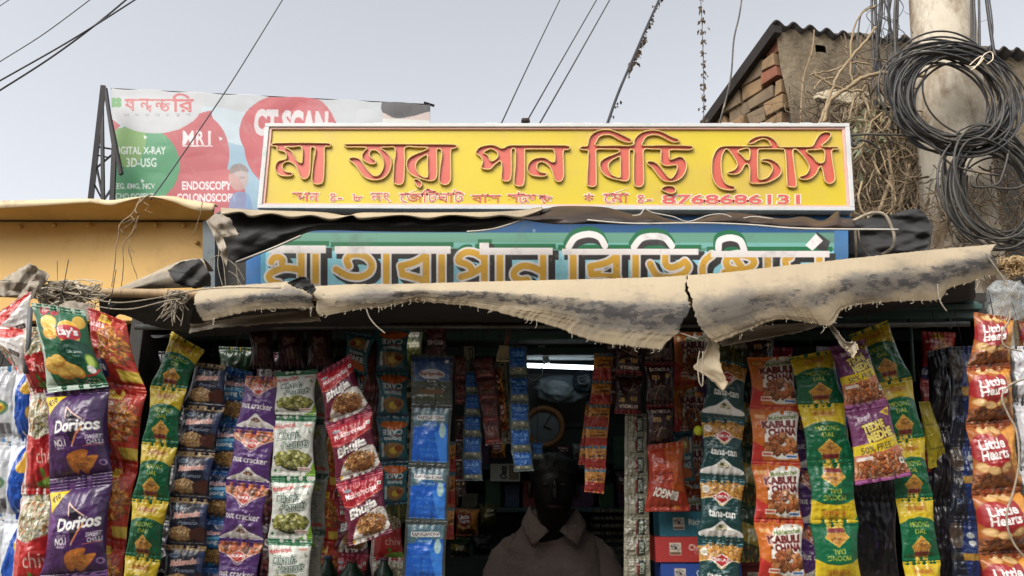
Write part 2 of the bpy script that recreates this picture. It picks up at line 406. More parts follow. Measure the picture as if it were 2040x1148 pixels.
def d_navy():
    c = Cv(0, 0, 100, 122, 66, (20, 24, 46))
    c.rect(0, 0, 100, 14, (150, 118, 72)); c.rect(0, 4, 100, 6, (205, 180, 130)); c.rect(0, 10, 100, 11, (100, 78, 44)); c.text("₹5", 58, 7, 16, 9, (240, 220, 170), .03)
    c.ell(26, 26, 14, 5, (170, 180, 190)); c.ell(26, 26, 12, 3.6, (60, 90, 120))
    c.text("Mukharochak", 54, 42, 74, 15, (232, 150, 130), .03, .3, 7, out=(240, 225, 215), ow=1.2); c.text("Peanuts", 56, 63, 50, 10, (150, 165, 185), .01, .3, 0)
    c.poly([(82, 20), (100, 14), (100, 80), (84, 60)], (60, 80, 130), .7)
    c.ell(40, 92, 32, 21, (96, 60, 36)); c.bits(230, 38, 91, 30, 18, 4.2, [(214, 170, 110), (226, 190, 136), (196, 146, 90)], .8, 7)
    c.poly([(62, 84), (96, 74), (92, 108), (68, 106)], (84, 40, 30), smooth=3); c.rect(10, 112, 90, 116, (190, 180, 160), .5)
    return c.done()
def d_bluemoong():
    c = Cv(0, 0, 100, 140, 64, (20, 46, 96)); c.rect(0, 0, 100, 20, (24, 92, 170)); c.rect(0, 8, 100, 10, (90, 150, 210)); c.rect(8, 26, 16, 34, W_)
    c.text("Mukharochak", 54, 42, 76, 12, (230, 150, 150), .03, .3, 5, out=(230, 220, 225), ow=1)
    c.poly([(0, 62), (100, 50), (100, 78), (0, 90)], (30, 120, 180)); c.poly([(0, 60), (100, 46), (100, 54), (0, 68)], (110, 190, 235))
    c.text("Moong Dal", 50, 70, 88, 16, W_, .03, 0, 6); c.ell(54, 112, 42, 24, (70, 50, 30)); c.bits(260, 52, 110, 38, 20, 3, [(206, 156, 84), (222, 178, 110), (184, 130, 60)], .7, 9)
    return c.done()
def d_nut():
    c = Cv(0, 0, 100, 128, 72, (90, 48, 122))
    c.bits(140, 50, 10, 58, 26, 9, [(206, 100, 50), (222, 120, 66), (184, 84, 44), (236, 160, 110)], .85, 11)
    c.poly([(0, 22), (26, 34), (50, 52), (74, 34), (100, 22), (100, 128), (0, 128)], (90, 48, 122), smooth=0)
    c.stroke([(0, 22), (26, 32), (50, 52), (74, 32), (100, 22)], 1.6, (230, 200, 190), smooth=3)
    c.poly([(24, 32), (36, 26), (50, 18), (64, 26), (76, 32), (64, 40), (50, 48), (36, 40)], (235, 205, 190)); c.poly([(27, 32), (37, 27), (50, 20.5), (63, 27), (73, 32), (63, 38), (50, 45), (37, 38)], (206, 60, 46))
    c.text("BIKAJI", 50, 32.5, 34, 9, W_, .03); c.text("coated peanuts", 50, 58, 58, 5, (225, 200, 225)); c.text("nut cracker", 50, 71, 88, 15, W_, .02, 0, -3)
    c.text("नट क्रैकर", 52, 82, 20, 5, (225, 210, 230))
    c.poly([(4, 122), (14, 110), (30, 104), (42, 94), (50, 88), (58, 94), (70, 104), (86, 110), (96, 122)], W_, smooth=3); c.rect(0, 120, 100, 128, (74, 36, 110)); c.bits(14, 50, 103, 10, 4, 3, [(190, 120, 80), (150, 90, 60)], .6)
    return c.done()
def d_dhania():
    c = Cv(0, 0, 100, 134, 78, (224, 226, 214)); c.rect(0, 0, 100, 15, (24, 110, 62)); c.rect(0, 5, 100, 6.5, (80, 150, 100)); c.rect(0, 10, 100, 11, (10, 80, 44))
    r = np.random.default_rng(3)
    for i in range(16): c.ell(r.uniform(5, 95), r.uniform(20, 80), 3, 2.2, (120, 140, 110), .7, r.uniform(0, 3))
    c.text("Mukharochak", 30, 26, 54, 11, (206, 60, 54), .03, .3, 8); c.rect(76, 20, 92, 25, (225, 150, 130))
    c.text("Dhania", 42, 46, 62, 23, (34, 66, 52), .06, .25, 6, out=(230, 235, 225), ow=1.5); c.text("Dhania", 42, 46, 60, 21, (235, 240, 228), .0, .25, 6)
    c.text("Peanuts", 58, 64, 68, 23, (34, 66, 52), .06, .25, 6); c.text("Peanuts", 58, 64, 66, 20, (235, 240, 228), .0, .25, 6)
    c.poly([(6, 92), (20, 110), (36, 120), (60, 122), (84, 114), (96, 92), (60, 84)], (50, 52, 40), smooth=3); c.bits(150, 50, 96, 43, 16, 6, [(180, 180, 90), (160, 160, 66), (206, 206, 130), (140, 140, 60)], .75, 13)
    c.poly([(100, 100), (86, 124), (60, 134), (100, 134)], (120, 170, 40)); c.rect(62, 113, 92, 121, (240, 225, 215)); c.rect(64, 116, 90, 118, (200, 90, 80)); c.ell(10, 122, 3, 3, (40, 140, 60))
    return c.done()
def d_back():
    c = Cv(0, 0, 100, 134, 60, (128, 130, 116)); c.rect(0, 0, 100, 15, (20, 66, 44))
    for i in range(30): c.rect(30, 20 + i * 3.2, 60 + 30 * abs(math.sin(i * 1.7)), 21.2 + i * 3.2, (50, 52, 50), .8)
    c.ell(70, 34, 14, 10, (120, 130, 40)); c.rect(60, 118, 90, 126, (170, 60, 50))
    return c.done()
def d_bhujia():
    c = Cv(0, 0, 100, 140, 96, (108, 22, 52)); c.rect(0, 0, 100, 16, (160, 24, 52)); c.rect(0, 6, 100, 8, (214, 80, 100)); c.poly([(0, 16), (100, 16), (100, 40), (50, 56), (20, 60), (0, 54)], (176, 26, 40))
    c.stroke([(0, 54), (22, 61), (50, 57), (100, 40)], 2, (232, 110, 80)); c.ell(20, 26, 9, 4, (150, 150, 160))
    c.rect(88, 22, 96, 30, W_); c.ell(92, 26, 2, 2, (30, 120, 50))
    c.text("Mukharochak", 50, 36, 76, 13, W_, .01, .3, 6)
    c.poly([(12, 140), (18, 112), (36, 92), (60, 82), (96, 78), (100, 120), (70, 136), (30, 140)], (226, 218, 206), smooth=3)
    c.text("Bhujia", 48, 74, 74, 27, W_, .05, .25, 12, out=(70, 10, 34), ow=1.6)
    c.bits(420, 60, 106, 34, 21, 4.4, [(206, 140, 70), (226, 168, 96), (184, 112, 50), (160, 90, 44)], .3, 15); c.ell(14, 132, 3, 5, (222, 170, 40))
    return c.done()
def d_cake():
    c = Cv(0, 0, 100, 132, 60, (24, 92, 104)); c.rect(0, 0, 100, 14, (18, 62, 84)); c.rect(78, 20, 88, 60, (190, 196, 196)); c.poly([(10, 50), (30, 20), (66, 18), (80, 44), (60, 60)], (150, 110, 60), smooth=3); c.ell(46, 36, 14, 10, (210, 180, 60)); c.ell(30, 42, 12, 9, (140, 60, 30))
    c.text("Britannia", 48, 70, 60, 12, (200, 205, 200), .04); c.rect(18, 78, 60, 80, (200, 60, 40)); c.text("CAKE", 48, 90, 66, 16, (225, 222, 214), .02)
    c.poly([(6, 118), (20, 100), (60, 98), (88, 112), (70, 124)], (206, 96, 24), smooth=3)
    return c.done()
def d_raj(blue=True):
    c = Cv(0, 0, 100, 130, 64, (60, 66, 62)); c.rect(8, 8, 92, 124, (70, 104, 116) if blue else (70, 78, 60))
    if blue:
        c.poly([(8, 50), (92, 40), (92, 122), (8, 122)], (14, 88, 196)); c.poly([(60, 60), (92, 50), (92, 122), (76, 122)], (60, 140, 235), .7)
        c.text("RAJNIGANDHA", 50, 30, 66, 11, (60, 44, 44), .03, out=(230, 230, 225), ow=1.6); c.ell(50, 44, 22, 7, (20, 90, 170)); c.text("PAN MASALA", 50, 44, 32, 5, W_)
        c.text("PAN MASALA", 50, 78, 56, 7, (70, 140, 220)); c.text("&", 50, 88, 6, 6, (70, 140, 220)); c.text("INJURIOUS", 50, 98, 50, 7, (70, 140, 220)); c.text("TO HEALTH", 50, 109, 46, 7, (70, 140, 220)); c.ell(80, 56, 8, 16, (190, 214, 190), .8)
    else:
        c.poly([(8, 8), (92, 8), (92, 56), (8, 56)], (50, 84, 140)); c.poly([(8, 60), (30, 44), (50, 14), (64, 40), (92, 52), (92, 70), (8, 70)], (80, 110, 150), smooth=0)
        c.ell(50, 52, 30, 13, (200, 200, 200)); c.text("Rajnigandha", 50, 52, 54, 12, (140, 60, 50), .03); c.ell(50, 70, 17, 6, (60, 66, 60)); c.text("SILVER", 50, 70, 22, 5, W_)
        c.ell(50, 96, 30, 8, (110, 80, 50)); c.rect(14, 104, 50, 108, (200, 200, 180), .6); c.rect(80, 14, 88, 22, W_)
    return c.done()
def d_tana():
    c = Cv(0, 0, 100, 138, 78, (14, 66, 66)); c.rect(0, 0, 100, 14, (20, 84, 88)); c.rect(0, 5, 100, 6.5, (120, 160, 165)); c.rect(0, 9, 100, 10.5, (8, 50, 54))
    c.poly([(0, 14), (100, 14), (100, 48), (76, 44), (50, 62), (24, 44), (0, 48)], (216, 146, 40)); c.bits(500, 50, 28, 56, 22, 2.6, [(222, 156, 48), (236, 180, 84), (196, 116, 34)], .5, 17)
    c.poly([(0, 48), (26, 44), (50, 62), (74, 44), (100, 48), (100, 138), (0, 138)], (14, 66, 66)); c.stroke([(0, 48), (26, 43), (50, 62), (74, 43), (100, 48)], 1.6, (235, 215, 170), smooth=3)
    c.poly([(24, 42), (36, 36), (50, 28), (64, 36), (76, 42), (64, 50), (50, 60), (36, 50)], W_); c.poly([(27, 42), (37, 37), (50, 30.5), (63, 37), (73, 42), (63, 48), (50, 56), (37, 48)], (196, 36, 34))
    c.text("BIKAJI", 50, 43, 36, 9, W_, .03); c.text("aloo bhujia", 50, 66, 40, 6, (220, 230, 225)); c.text("tana-tan", 50, 79, 66, 15, W_, .03, 0, -3); c.text("टाना टन", 50, 91, 18, 4, (220, 230, 225))
    c.poly([(2, 128), (8, 116), (26, 110), (40, 100), (50, 93), (60, 100), (74, 110), (92, 116), (98, 128)], W_, smooth=3); c.bits(12, 50, 109, 10, 5, 4, [(190, 190, 120), (90, 110, 60), (226, 214, 160)], .7)
    c.rect(0, 128, 100, 138, (10, 56, 48)); c.ell(12, 26, 8, 8, (225, 222, 210)); c.ell(12, 26, 6, 6, (200, 190, 170))
    return c.done()
def d_kabuli():
    c = Cv(0, 0, 100, 122, 84, (216, 110, 30)); c.rect(0, 110, 100, 122, (196, 60, 34)); c.poly([(0, 70), (26, 84), (20, 122), (0, 122)], (200, 44, 34), smooth=0)
    c.poly([(40, 10), (96, 4), (100, 92), (60, 108), (34, 96), (24, 66), (30, 40)], (238, 234, 222), smooth=3)
    c.text("Mukharochak", 64, 16, 60, 10, (96, 120, 30), .03, .3, 8); c.rect(8, 12, 28, 20, (236, 170, 90))
    c.text("KABULI", 56, 32, 72, 17, (120, 30, 30), .06, 0, 4, out=(230, 210, 200), ow=1.2); c.text("CHANA", 64, 49, 62, 17, (120, 30, 30), .06, 0, 4, out=(230, 210, 200), ow=1.2)
    c.bits(90, 62, 78, 36, 22, 6.6, [(186, 100, 50), (206, 124, 66), (166, 84, 40), (220, 150, 96)], .9, 19)
    c.rect(20, 92, 42, 102, (236, 220, 200)); c.rect(22, 95, 40, 99, (200, 80, 60)); c.rect(70, 97, 96, 106, (230, 235, 240)); c.rect(72, 99, 94, 103, (60, 110, 180)); c.ell(26, 50, 3, 3, (120, 60, 30))
    return c.done()
def d_tedhe():
    c = Cv(0, 0, 100, 130, 96, (112, 40, 92)); c.rect(0, 0, 100, 7, (140, 66, 120)); c.rect(0, 122, 100, 130, (170, 90, 150))
    for i in range(20):
        a = i / 20 * 2 * math.pi; c.stroke([(55 + 14 * math.cos(a), 36 + 10 * math.sin(a)), (55 + 80 * math.cos(a), 36 + 56 * math.sin(a))], 1.1, (150, 80, 140), .7, smooth=0)
    c.text("Bingo!", 34, 22, 30, 12, (232, 215, 225), .03, .1, 10, out=(90, 20, 70), ow=1); c.text("TEDHE", 50, 38, 52, 16, (236, 214, 90), .06, 0, 8, out=(70, 24, 40), ow=1.6); c.text("MEDHE", 60, 53, 60, 16, (236, 214, 90), .06, 0, 8, out=(70, 24, 40), ow=1.6)
    c.poly([(72, 16), (96, 8), (92, 24)], (232, 196, 50)); c.text("₹5", 89, 16, 8, 7, (90, 20, 40), .03)
    c.poly([(0, 66), (50, 64), (100, 56), (100, 74), (50, 82), (0, 82)], (236, 206, 30)); c.text("50% FREE", 46, 74, 66, 11, (110, 90, 60), .02, 0, 4)
    c.poly([(0, 82), (50, 82), (100, 74), (100, 122), (0, 122)], (214, 120, 90)); c.bits(220, 52, 102, 52, 19, 8, [(226, 126, 60), (236, 150, 84), (206, 100, 44), (240, 170, 130)], .26, 21)
    c.rect(4, 86, 34, 92, (240, 225, 215)); c.rect(88, 96, 97, 106, W_); c.ell(92.5, 101, 2.5, 2.5, (30, 110, 50))
    return c.done()
def d_hearts():
    c = Cv(0, 0, 100, 140, 72, (176, 96, 36)); c.poly([(62, 20), (100, 0), (100, 140), (80, 100), (64, 60)], (240, 160, 56), .95, smooth=0); c.poly([(0, 100), (40, 96), (80, 110), (100, 140), (0, 140)], (150, 78, 30), .8); c.bits(120, 30, 120, 40, 20, 5, [(140, 80, 40), (110, 54, 26), (170, 100, 50)], .6, 23)  # orange foil, its right side brightened by a painted gleam
    c.poly([(0, 38), (14, 22), (34, 22), (46, 30), (60, 18), (68, 34), (68, 70), (44, 96), (16, 84), (0, 66)], (168, 34, 36), smooth=3)
    c.text("Little", 36, 42, 50, 22, W_, .03, .1, 6, out=(140, 20, 26), ow=1); c.text("Hearts", 38, 63, 52, 22, W_, .03, .1, 6, out=(140, 20, 26), ow=1)
    for a, b, k in ((14, 88, .6), (34, 96, .3), (58, 90, -.6), (52, 14, .4), (30, 12, -.3)):
        c.ell(a, b, 13, 9, (196, 140, 76), 1, k); c.ell(a, b, 11, 7, (226, 180, 116), 1, k)
    return c.done()
def d_navygold():
    c = Cv(0, 0, 100, 200, 48, (14, 40, 104)); c.rect(0, 86, 100, 104, (190, 140, 50)); c.poly([(0, 0), (50, 0), (30, 80), (60, 200), (0, 200)], (14, 16, 30), .85, smooth=2); c.ell(66, 40, 14, 8, (170, 175, 170)); c.ell(70, 60, 12, 7, (190, 190, 186)); c.text("5", 70, 66, 6, 8, W_, .03); c.text("THE 50", 40, 150, 50, 14, (90, 110, 150), .02); c.ell(20, 40, 22, 34, (90, 70, 50), .8)
    return c.done()
def d_sat():
    c = Cv(0, 0, 100, 145, 56, (46, 12, 16)); c.rect(0, 0, 100, 16, (130, 20, 30)); c.text("SATMOLA", 50, 27, 72, 13, (230, 215, 205), .05, 0, 0); c.text("Imli", 30, 42, 30, 3, (190, 170, 150)); c.text("m", 34, 55, 26, 17, (206, 160, 90), .05); c.text("e·", 78, 50, 22, 17, (214, 170, 80), .05)
    c.bits(16, 40, 100, 34, 30, 10, [(70, 34, 24), (96, 50, 30), (54, 22, 20)], .8, 25); c.stroke([(20, 96), (46, 84), (66, 88)], 2, (180, 160, 140)); c.stroke([(34, 110), (50, 78)], 2.4, (190, 170, 150))
    return c.done()
def d_bingo():
    c = Cv(0, 0, 100, 160, 72, (170, 48, 22)); c.poly([(0, 40), (40, 50), (60, 160), (0, 160)], (190, 90, 30), .8, smooth=0); c.text("BINGO!", 54, 40, 62, 22, (235, 225, 210), .06, .1, -12, out=(110, 24, 16), ow=1.6)
    for i, ch in enumerate("MAD"): c.rect(34 + i * 20, 66, 51 + i * 20, 90, (140, 34, 20)); c.text(ch, 42.5 + i * 20, 78, 10, 15, (214, 90, 60), .03)
    c.text("ANGLES", 60, 102, 62, 13, (214, 96, 66), .03); c.text("₹10", 30, 10, 12, 8, (230, 180, 60), .03)
    return c.done()
def d_sorange():
    c = Cv(0, 0, 100, 112, 40, (60, 120, 150)); c.rect(0, 14, 100, 62, (206, 134, 44)); c.rect(0, 62, 100, 112, (176, 44, 34)); c.text("RAJSHREE", 54, 52, 74, 16, (60, 20, 20), .04, .2, 6); c.text("masala", 66, 30, 30, 8, (50, 20, 20), .02); c.rect(20, 74, 84, 80, (120, 24, 24), .6)
    return c.done()
def d_sblue():
    c = Cv(0, 0, 100, 110, 36, (70, 90, 90)); c.rect(8, 8, 92, 76, (24, 96, 190)); c.text("TULSI", 50, 30, 64, 16, (120, 180, 235), .03); c.rect(10, 50, 90, 52, (120, 170, 210)); c.rect(10, 78, 92, 100, (130, 136, 110)); c.rect(20, 82, 70, 90, (220, 220, 210)); c.text("IPM", 44, 86, 26, 6, (30, 30, 40), .03)
    return c.done()
def d_smaroon():
    c = Cv(0, 0, 100, 110, 36, (92, 24, 28)); c.rect(8, 10, 92, 74, (104, 66, 58)); c.ell(50, 42, 22, 18, (130, 60, 50)); c.rect(6, 84, 94, 98, (130, 30, 34)); c.text("PAAN", 50, 91, 60, 9, (200, 150, 140), .02)
    return c.done()
def d_sbeige():
    c = Cv(0, 0, 100, 96, 44, (150, 146, 124)); c.rect(14, 12, 86, 88, (120, 116, 100)); c.rect(18, 16, 84, 84, (156, 152, 132)); c.rect(52, 14, 80, 84, (22, 36, 30)); c.text("TIGER", 66, 50, 58, 18, (190, 200, 180), .04, 0, 90); c.rect(46, 24, 53, 80, (140, 50, 36))
    return c.done()
def d_silver():
    c = Cv(0, 0, 100, 150, 40, (70, 70, 72)); c.poly([(10, 0), (50, 0), (40, 60), (70, 150), (20, 150)], (200, 200, 204), smooth=2); c.rect(60, 20, 100, 60, (60, 90, 40)); c.text("M", 76, 90, 16, 12, (200, 200, 200), .03); return c.done()
def d_gems():
    c = Cv(0, 0, 100, 160, 44, (66, 20, 34)); c.bits(40, 50, 120, 44, 36, 8, [(110, 36, 50), (90, 60, 40), (130, 70, 60)], .9, 27); c.bits(30, 50, 22, 44, 22, 8, [(110, 36, 50), (80, 50, 60)], .9, 29); c.text("GEMS", 50, 64, 72, 22, (220, 216, 214), .05); return c.done()
def d_choco():
    c = Cv(0, 0, 130, 100, 56, (52, 16, 20)); c.ell(64, 54, 40, 32, (74, 26, 24)); c.text("Choco", 60, 34, 60, 18, (180, 150, 130), .02, .2, 6); c.ell(66, 66, 20, 12, (110, 60, 34)); c.poly([(20, 78), (50, 84), (110, 80), (120, 90), (20, 90)], (96, 36, 30)); return c.done()
def d_black():
    c = Cv(0, 0, 100, 160, 40, (20, 16, 22)); c.bits(30, 50, 80, 46, 76, 7, [(26, 20, 30), (60, 40, 80), (30, 24, 30), (16, 12, 16), (100, 90, 120)], .3, 31); return c.done()  # purple and grey bits are foil glints painted into the print
def d_aloo():
    c = Cv(0, 0, 100, 110, 52, (70, 70, 26)); c.bits(20, 40, 70, 40, 34, 12, [(90, 100, 30), (110, 110, 40), (60, 70, 24)], .9, 33); c.text("Aloo", 66, 26, 44, 18, (220, 215, 190), .04, .1, 6); c.text("Paratha", 62, 50, 60, 16, (220, 215, 190), .04, .1, 6); c.rect(40, 0, 46, 110, (150, 140, 40)); return c.done()
def d_yellow():
    c = Cv(0, 0, 100, 170, 40, (180, 160, 30)); c.rect(10, 120, 90, 124, (120, 110, 30)); c.rect(10, 60, 80, 63, (120, 110, 30)); c.poly([(0, 140), (100, 150), (100, 170), (0, 170)], (206, 186, 40)); return c.done()
def d_green():
    c = Cv(0, 0, 100, 130, 40, (26, 60, 30)); c.poly([(0, 40), (100, 60), (100, 100), (0, 80)], (150, 130, 40)); c.text("Pik", 60, 70, 60, 30, (200, 200, 170), .04, .2, 10); c.bits(30, 40, 110, 40, 16, 7, [(130, 120, 40), (90, 50, 30)], .6); return c.done()
def d_box(base, title, sub, cols=110):
    c = Cv(0, 0, 165, 50, cols, base); lt = tuple(min(255, v + 46) for v in base)
    c.rect(28, 12, 51, 36, (222, 205, 180)); c.ell(39, 20, 9, 6, (60, 40, 34)); c.bits(12, 39, 21, 9, 6, 3, [(40, 30, 28), (200, 190, 180)]); c.rect(29, 30, 50, 35, (110, 80, 50))
    c.text(title, 94, 21, len(title) * 6.2, 12, (235, 225, 205), .02); c.text(sub, 86, 31, 18, 6, (225, 215, 195)); c.text("premium", 86, 38, 40, 3, lt)
    r = np.random.default_rng(5)
    for i in range(14): c.ell(r.uniform(2, 163), r.uniform(2, 48), .9, .9, lt)
    return c.done()
DESIGN = dict(moong=d_moong, doritos=d_doritos, lays=d_lays, kurkure=d_kurkure, chivda=d_chivda, chips=d_chips, white=d_white, tilted=d_tilted, navy=d_navy, bluemoong=d_bluemoong,
    nut=d_nut, dhania=d_dhania, back=d_back, bhujia=d_bhujia, cake=d_cake, raj=d_raj, rajland=lambda: d_raj(False), tana=d_tana, kabuli=d_kabuli, tedhe=d_tedhe, hearts=d_hearts,
    navygold=d_navygold, sat=d_sat, bingo=d_bingo, sorange=d_sorange, sblue=d_sblue, smaroon=d_smaroon, sbeige=d_sbeige, silver=d_silver, gems=d_gems, choco=d_choco, black=d_black,
    aloo=d_aloo, yellow=d_yellow, green=d_green, boxteal=lambda: d_box((24, 104, 124), "Rich Butter", "Cake"), boxred=lambda: d_box((186, 44, 40), "Christmas", "Cake"), boxblue=lambda: d_box((24, 70, 160), "Classic", "Cake"),
    boxred2=lambda: d_box((120, 24, 24), "Christmas", "Cake"))
def design(n):
    if n not in D: D[n] = DESIGN[n]() * .72 + .002
    return D[n]

# ------------------------------------------------------------------ packets
FINER = .5
def packet_geo(name, q, Y, bulge=.012, seed=0, flip=False, pinch=.05, wrinkle=.0018, seal=.075):
    """pillow packet between four corners q = (TL, TR, BR, BL); sealed and crimped at both ends"""
    C = design(name); ny, nx = C.shape[:2]
    if flip: C = C[::-1, ::-1]
    Yc = np.broadcast_to(np.asarray(Y, float), (4,))
    W = np.array([P(a, b, y) for (a, b), y in zip(q, Yc)])
    u = np.linspace(0, 1, nx)[None, :]; v = np.linspace(0, 1, ny)[:, None]
    body = np.clip((v - seal) / (1 - 2 * seal), 0, 1); pv = np.sin(math.pi * body)
    r = np.random.default_rng(seed); asym = r.uniform(-.012, .012)
    uu = .5 + (u - .5) * (1 - pinch * pv ** .8 * 2 * (1 + asym * 4)) + asym * pv
    vv = v + r.uniform(-.004, .004) * np.sin(u * 6)
    V = (W[0] * (1 - uu)[..., None] + W[1] * uu[..., None]) * (1 - vv)[..., None] + (W[3] * (1 - uu)[..., None] + W[2] * uu[..., None]) * vv[..., None]
    n = np.cross(W[1] - W[0], W[3] - W[0]); n /= np.linalg.norm(n)
    if n[1] > 0: n = -n
    prof = np.clip(np.sin(math.pi * u), 0, 1) ** .55 * pv ** .6
    b = bulge * prof
    crk = vnoise(ny, nx, nx / 3.2, seed + 1, True) * .9 + vnoise(ny, nx, nx / 7, seed + 2, True) * .35 + vnoise(ny, nx, nx / 2.0, seed + 3) * .8
    b = b + wrinkle * 1.5 * crk * (prof ** .5 * .8 + .3)
    ends = np.exp(-np.abs(body - 0) / .14) + np.exp(-np.abs(1 - body) / .14)
    ph = r.uniform(0, 6); b = b + wrinkle * 1.1 * ends * (np.sin(u * 26 + ph + 2 * v) * .5 + np.sin(u * 43 + ph * 2) * .5) * np.clip(np.sin(math.pi * u), 0, 1)
    zig = np.where((v < seal) | (v > 1 - seal), .0005 * np.sin(v * ny * 1.3), 0); b = b + zig
    V = V + n[None, None, :] * b[..., None]
    Ym = abs(worldsize(W)); jag = r.uniform(-1, 1, nx) * Ym * .004
    g = Geo(); g.grid(V, C.reshape(-1, 3), flip=False)
    # back of the packet
    st = max(2, nx // 12); ys = np.unique(np.r_[np.arange(0, ny, st), ny - 1]); xs = np.unique(np.r_[np.arange(0, nx, st), nx - 1])
    base = V - n[None, None, :] * b[..., None]; B = base - n[None, None, :] * (bulge * .8 * prof + .0003)[..., None]
    Bq = B[ys][:, xs]; g.grid(Bq, C[ny // 2, 1], flip=True)
    return g
def worldsize(W): return np.linalg.norm(W[1] - W[0])

def strip(label, name, dsg, Y, seams, group=None, flips=(), bulge=.012, pinch=.05, mat_=None, cat="snack packets", seed=0, hang=True, wrinkle=.0022, part='packet', designs=None, Y2=None):
    """packets joined end to end, hanging from the rod: seams are (xl, yl, xr, yr)"""
    s = seams; n = len(s) - 1
    if 1.83 < Y < 2.03: Y += .07
    yy = np.linspace(Y, Y2 if Y2 is not None else Y, n + 1)
    top = np.array(P((s[0][0] + s[0][2]) / 2, (s[0][1] + s[0][3]) / 2, Y))
    one = n == 1
    root = thing(name, label, cat, top.tolist(), group); vr = np.random.default_rng(seed + 500)
    for i in range(n):
        a, b = s[i], s[i + 1]; q = [(a[0], a[1]), (a[2], a[3]), (b[2], b[3]), (b[0], b[1])]
        g = packet_geo((designs[i] if designs else dsg), q, [yy[i] + vr.normal(0, .003), yy[i] + vr.normal(0, .003), yy[i + 1], yy[i + 1]], bulge * vr.uniform(1.0, 1.75), seed * 31 + i * 7 + len(label), i in flips, pinch * vr.uniform(.9, 1.5), wrinkle * vr.uniform(.7, 1.5))
        build(part, g, mat_ or FILM, root)
    if hang:
        g = Geo(); t = top + [0, .002, -.004]; g.tube([t, t + [0.002, .004, .05], t + [0, .01, .11]], .0009, 5)
        build('hanging_string', g, STRDARK, root)
    return root
STRDARK = mat('dark string', (46, 42, 38), (34, 32, 30), 60, .9)
STRING = mat('jute string', (150, 135, 110), (190, 178, 150), 60, .9)
# ------------------------------------------------------------------ ground
MG = mat('dusty road', (98, 90, 80), (128, 118, 104), 3, .95, bmp=.3, bscale=20, dirt=(70, 66, 60), dscale=.8)
g = Geo(); g.grid(np.array([[[x, y, 0.0] for x in (-900, 900)] for y in (900, -900)]).astype(float)); tag(build('ground', g, MG, smooth=False, loc=(0, 0, 0)), 'dusty road in front of the kiosk', 'road', kind='structure')

# ------------------------------------------------------------------ the kiosk (walls, lintel, counter, shelves)
DARKWOOD = mat('dark stained wood', (34, 32, 30), (52, 46, 40), 14, .7, bmp=.2, stretch=(1, 1, 6))
TEALP = mat('chipped teal paint', (46, 74, 70), (58, 86, 80), 6, .55, bmp=.15, dirt=(60, 54, 46), dscale=18)
GREYW = mat('grey inner wall', (52, 60, 62), (70, 78, 78), 5, .6, bmp=.1, dirt=(34, 36, 36), dscale=4)
kiosk = thing('paan_kiosk', 'dark wooden paan kiosk with teal lintel and packed shelves behind the hanging snacks', 'kiosk', (0.1, 2.8, 0))
KL, KR, KF, KB, KT = -1.12, 1.42, 2.26, 3.35, 2.06
g = Geo(); g.box(KL - .04, KL, KF, KB, .55, KT); build('side_wall', g, DARKWOOD, kiosk, False, bevel=.003)
g = Geo(); g.box(KR, KR + .04, KF, KB, .55, KT); build('side_wall', g, DARKWOOD, kiosk, False, bevel=.003)
g = Geo(); g.box(KL - .04, KR + .04, KB, KB + .04, .55, KT); build('back_wall', g, GREYW, kiosk, False)
g = Geo(); g.box(KL - .06, KR + .06, KF, KB + .05, KT, KT + .03); build('roof', g, DARKWOOD, kiosk, False)
g = Geo(); g.box(KL, KR, KF - .02, KF + .035, KT - .055, KT - .002); g.box(KL, KR, KF - .035, KF - .021, KT - .03, KT - .012); build('lintel', g, TEALP, kiosk, False, bevel=.003)
g = Geo(); g.box(KL, KR, KF + .20, KF + .24, KT - .075, KT - .045); g.box(KL, KR, KF + .5, KF + .54, KT - .075, KT - .045); build('ceiling_beam', g, TEALP, kiosk, False, bevel=.003)
g = Geo(); g.box(KL - .03, KR + .03, KF - .16, KF + .25, 1.16, 1.2); g.box(KL, KR, KF - .02, KF, .55, 1.158); build('counter', g, DARKWOOD, kiosk, False, bevel=.004)
g = Geo(); g.box(KL - .04, KR + .04, KF - .02, KB + .04, 0, .55); build('plinth', g, GREYW, kiosk, False)
for z in (1.42, 1.585): 
    g = Geo(); g.box(KL, KR, KB - .22, KB - .003, z, z + .018); build('shelf', g, TEALP, kiosk, False, bevel=.002)
g = Geo()
for (x, y0, y1, x2) in ((1812, 636, 760, 1820), (1890, 635, 655, 1892)): g.tube([P(x, y0, 2.2), P(x2, y1, 2.2)], .006, 6)
g.tube([P(1815, 652, 2.2), P(1850, 648, 2.2)], .006, 6); build('rail', g, TEALP, kiosk)
g = Geo(); g.tube([P(270, 652, 2.03), P(1000, 650, 2.03), P(1930, 646, 2.03)], .008, 8); build('hanging_rod', g, mat('dull steel', (96, 96, 94), (66, 64, 60), 20, .5, .7), kiosk)

# ------------------------------------------------------------------ painted board behind the awning
def on_plane(cv_done, x0, y0, x1, y1, Y, tilt=0.0):
    ny, nx = cv_done.shape[:2]; px = np.linspace(x0, x1, nx)[None, :]; py = np.linspace(y0, y1, ny)[:, None]
    px, py = np.broadcast_arrays(px, py); return PV(px, py, Y + tilt * 0)
c = Cv(490, 430, 1695, 604, 1150, (146, 218, 232), ss=2)
c.rect(490, 430, 1695, 466, (30, 84, 138)); c.poly([(490, 470), (900, 472), (1200, 474), (1695, 486), (1695, 500), (490, 500)], (92, 150, 128)); c.rect(490, 464, 1700, 484, (96, 152, 128))
c.rect(490, 484, 1700, 494, (112, 176, 166)); c.poly([(490, 430), (522, 430), (524, 604), (490, 604)], (44, 118, 190)); c.poly([(520, 470), (530, 470), (530, 604), (520, 604)], (90, 170, 200)); c.poly([(1662, 430), (1695, 430), (1695, 604), (1660, 604)], (60, 120, 180))
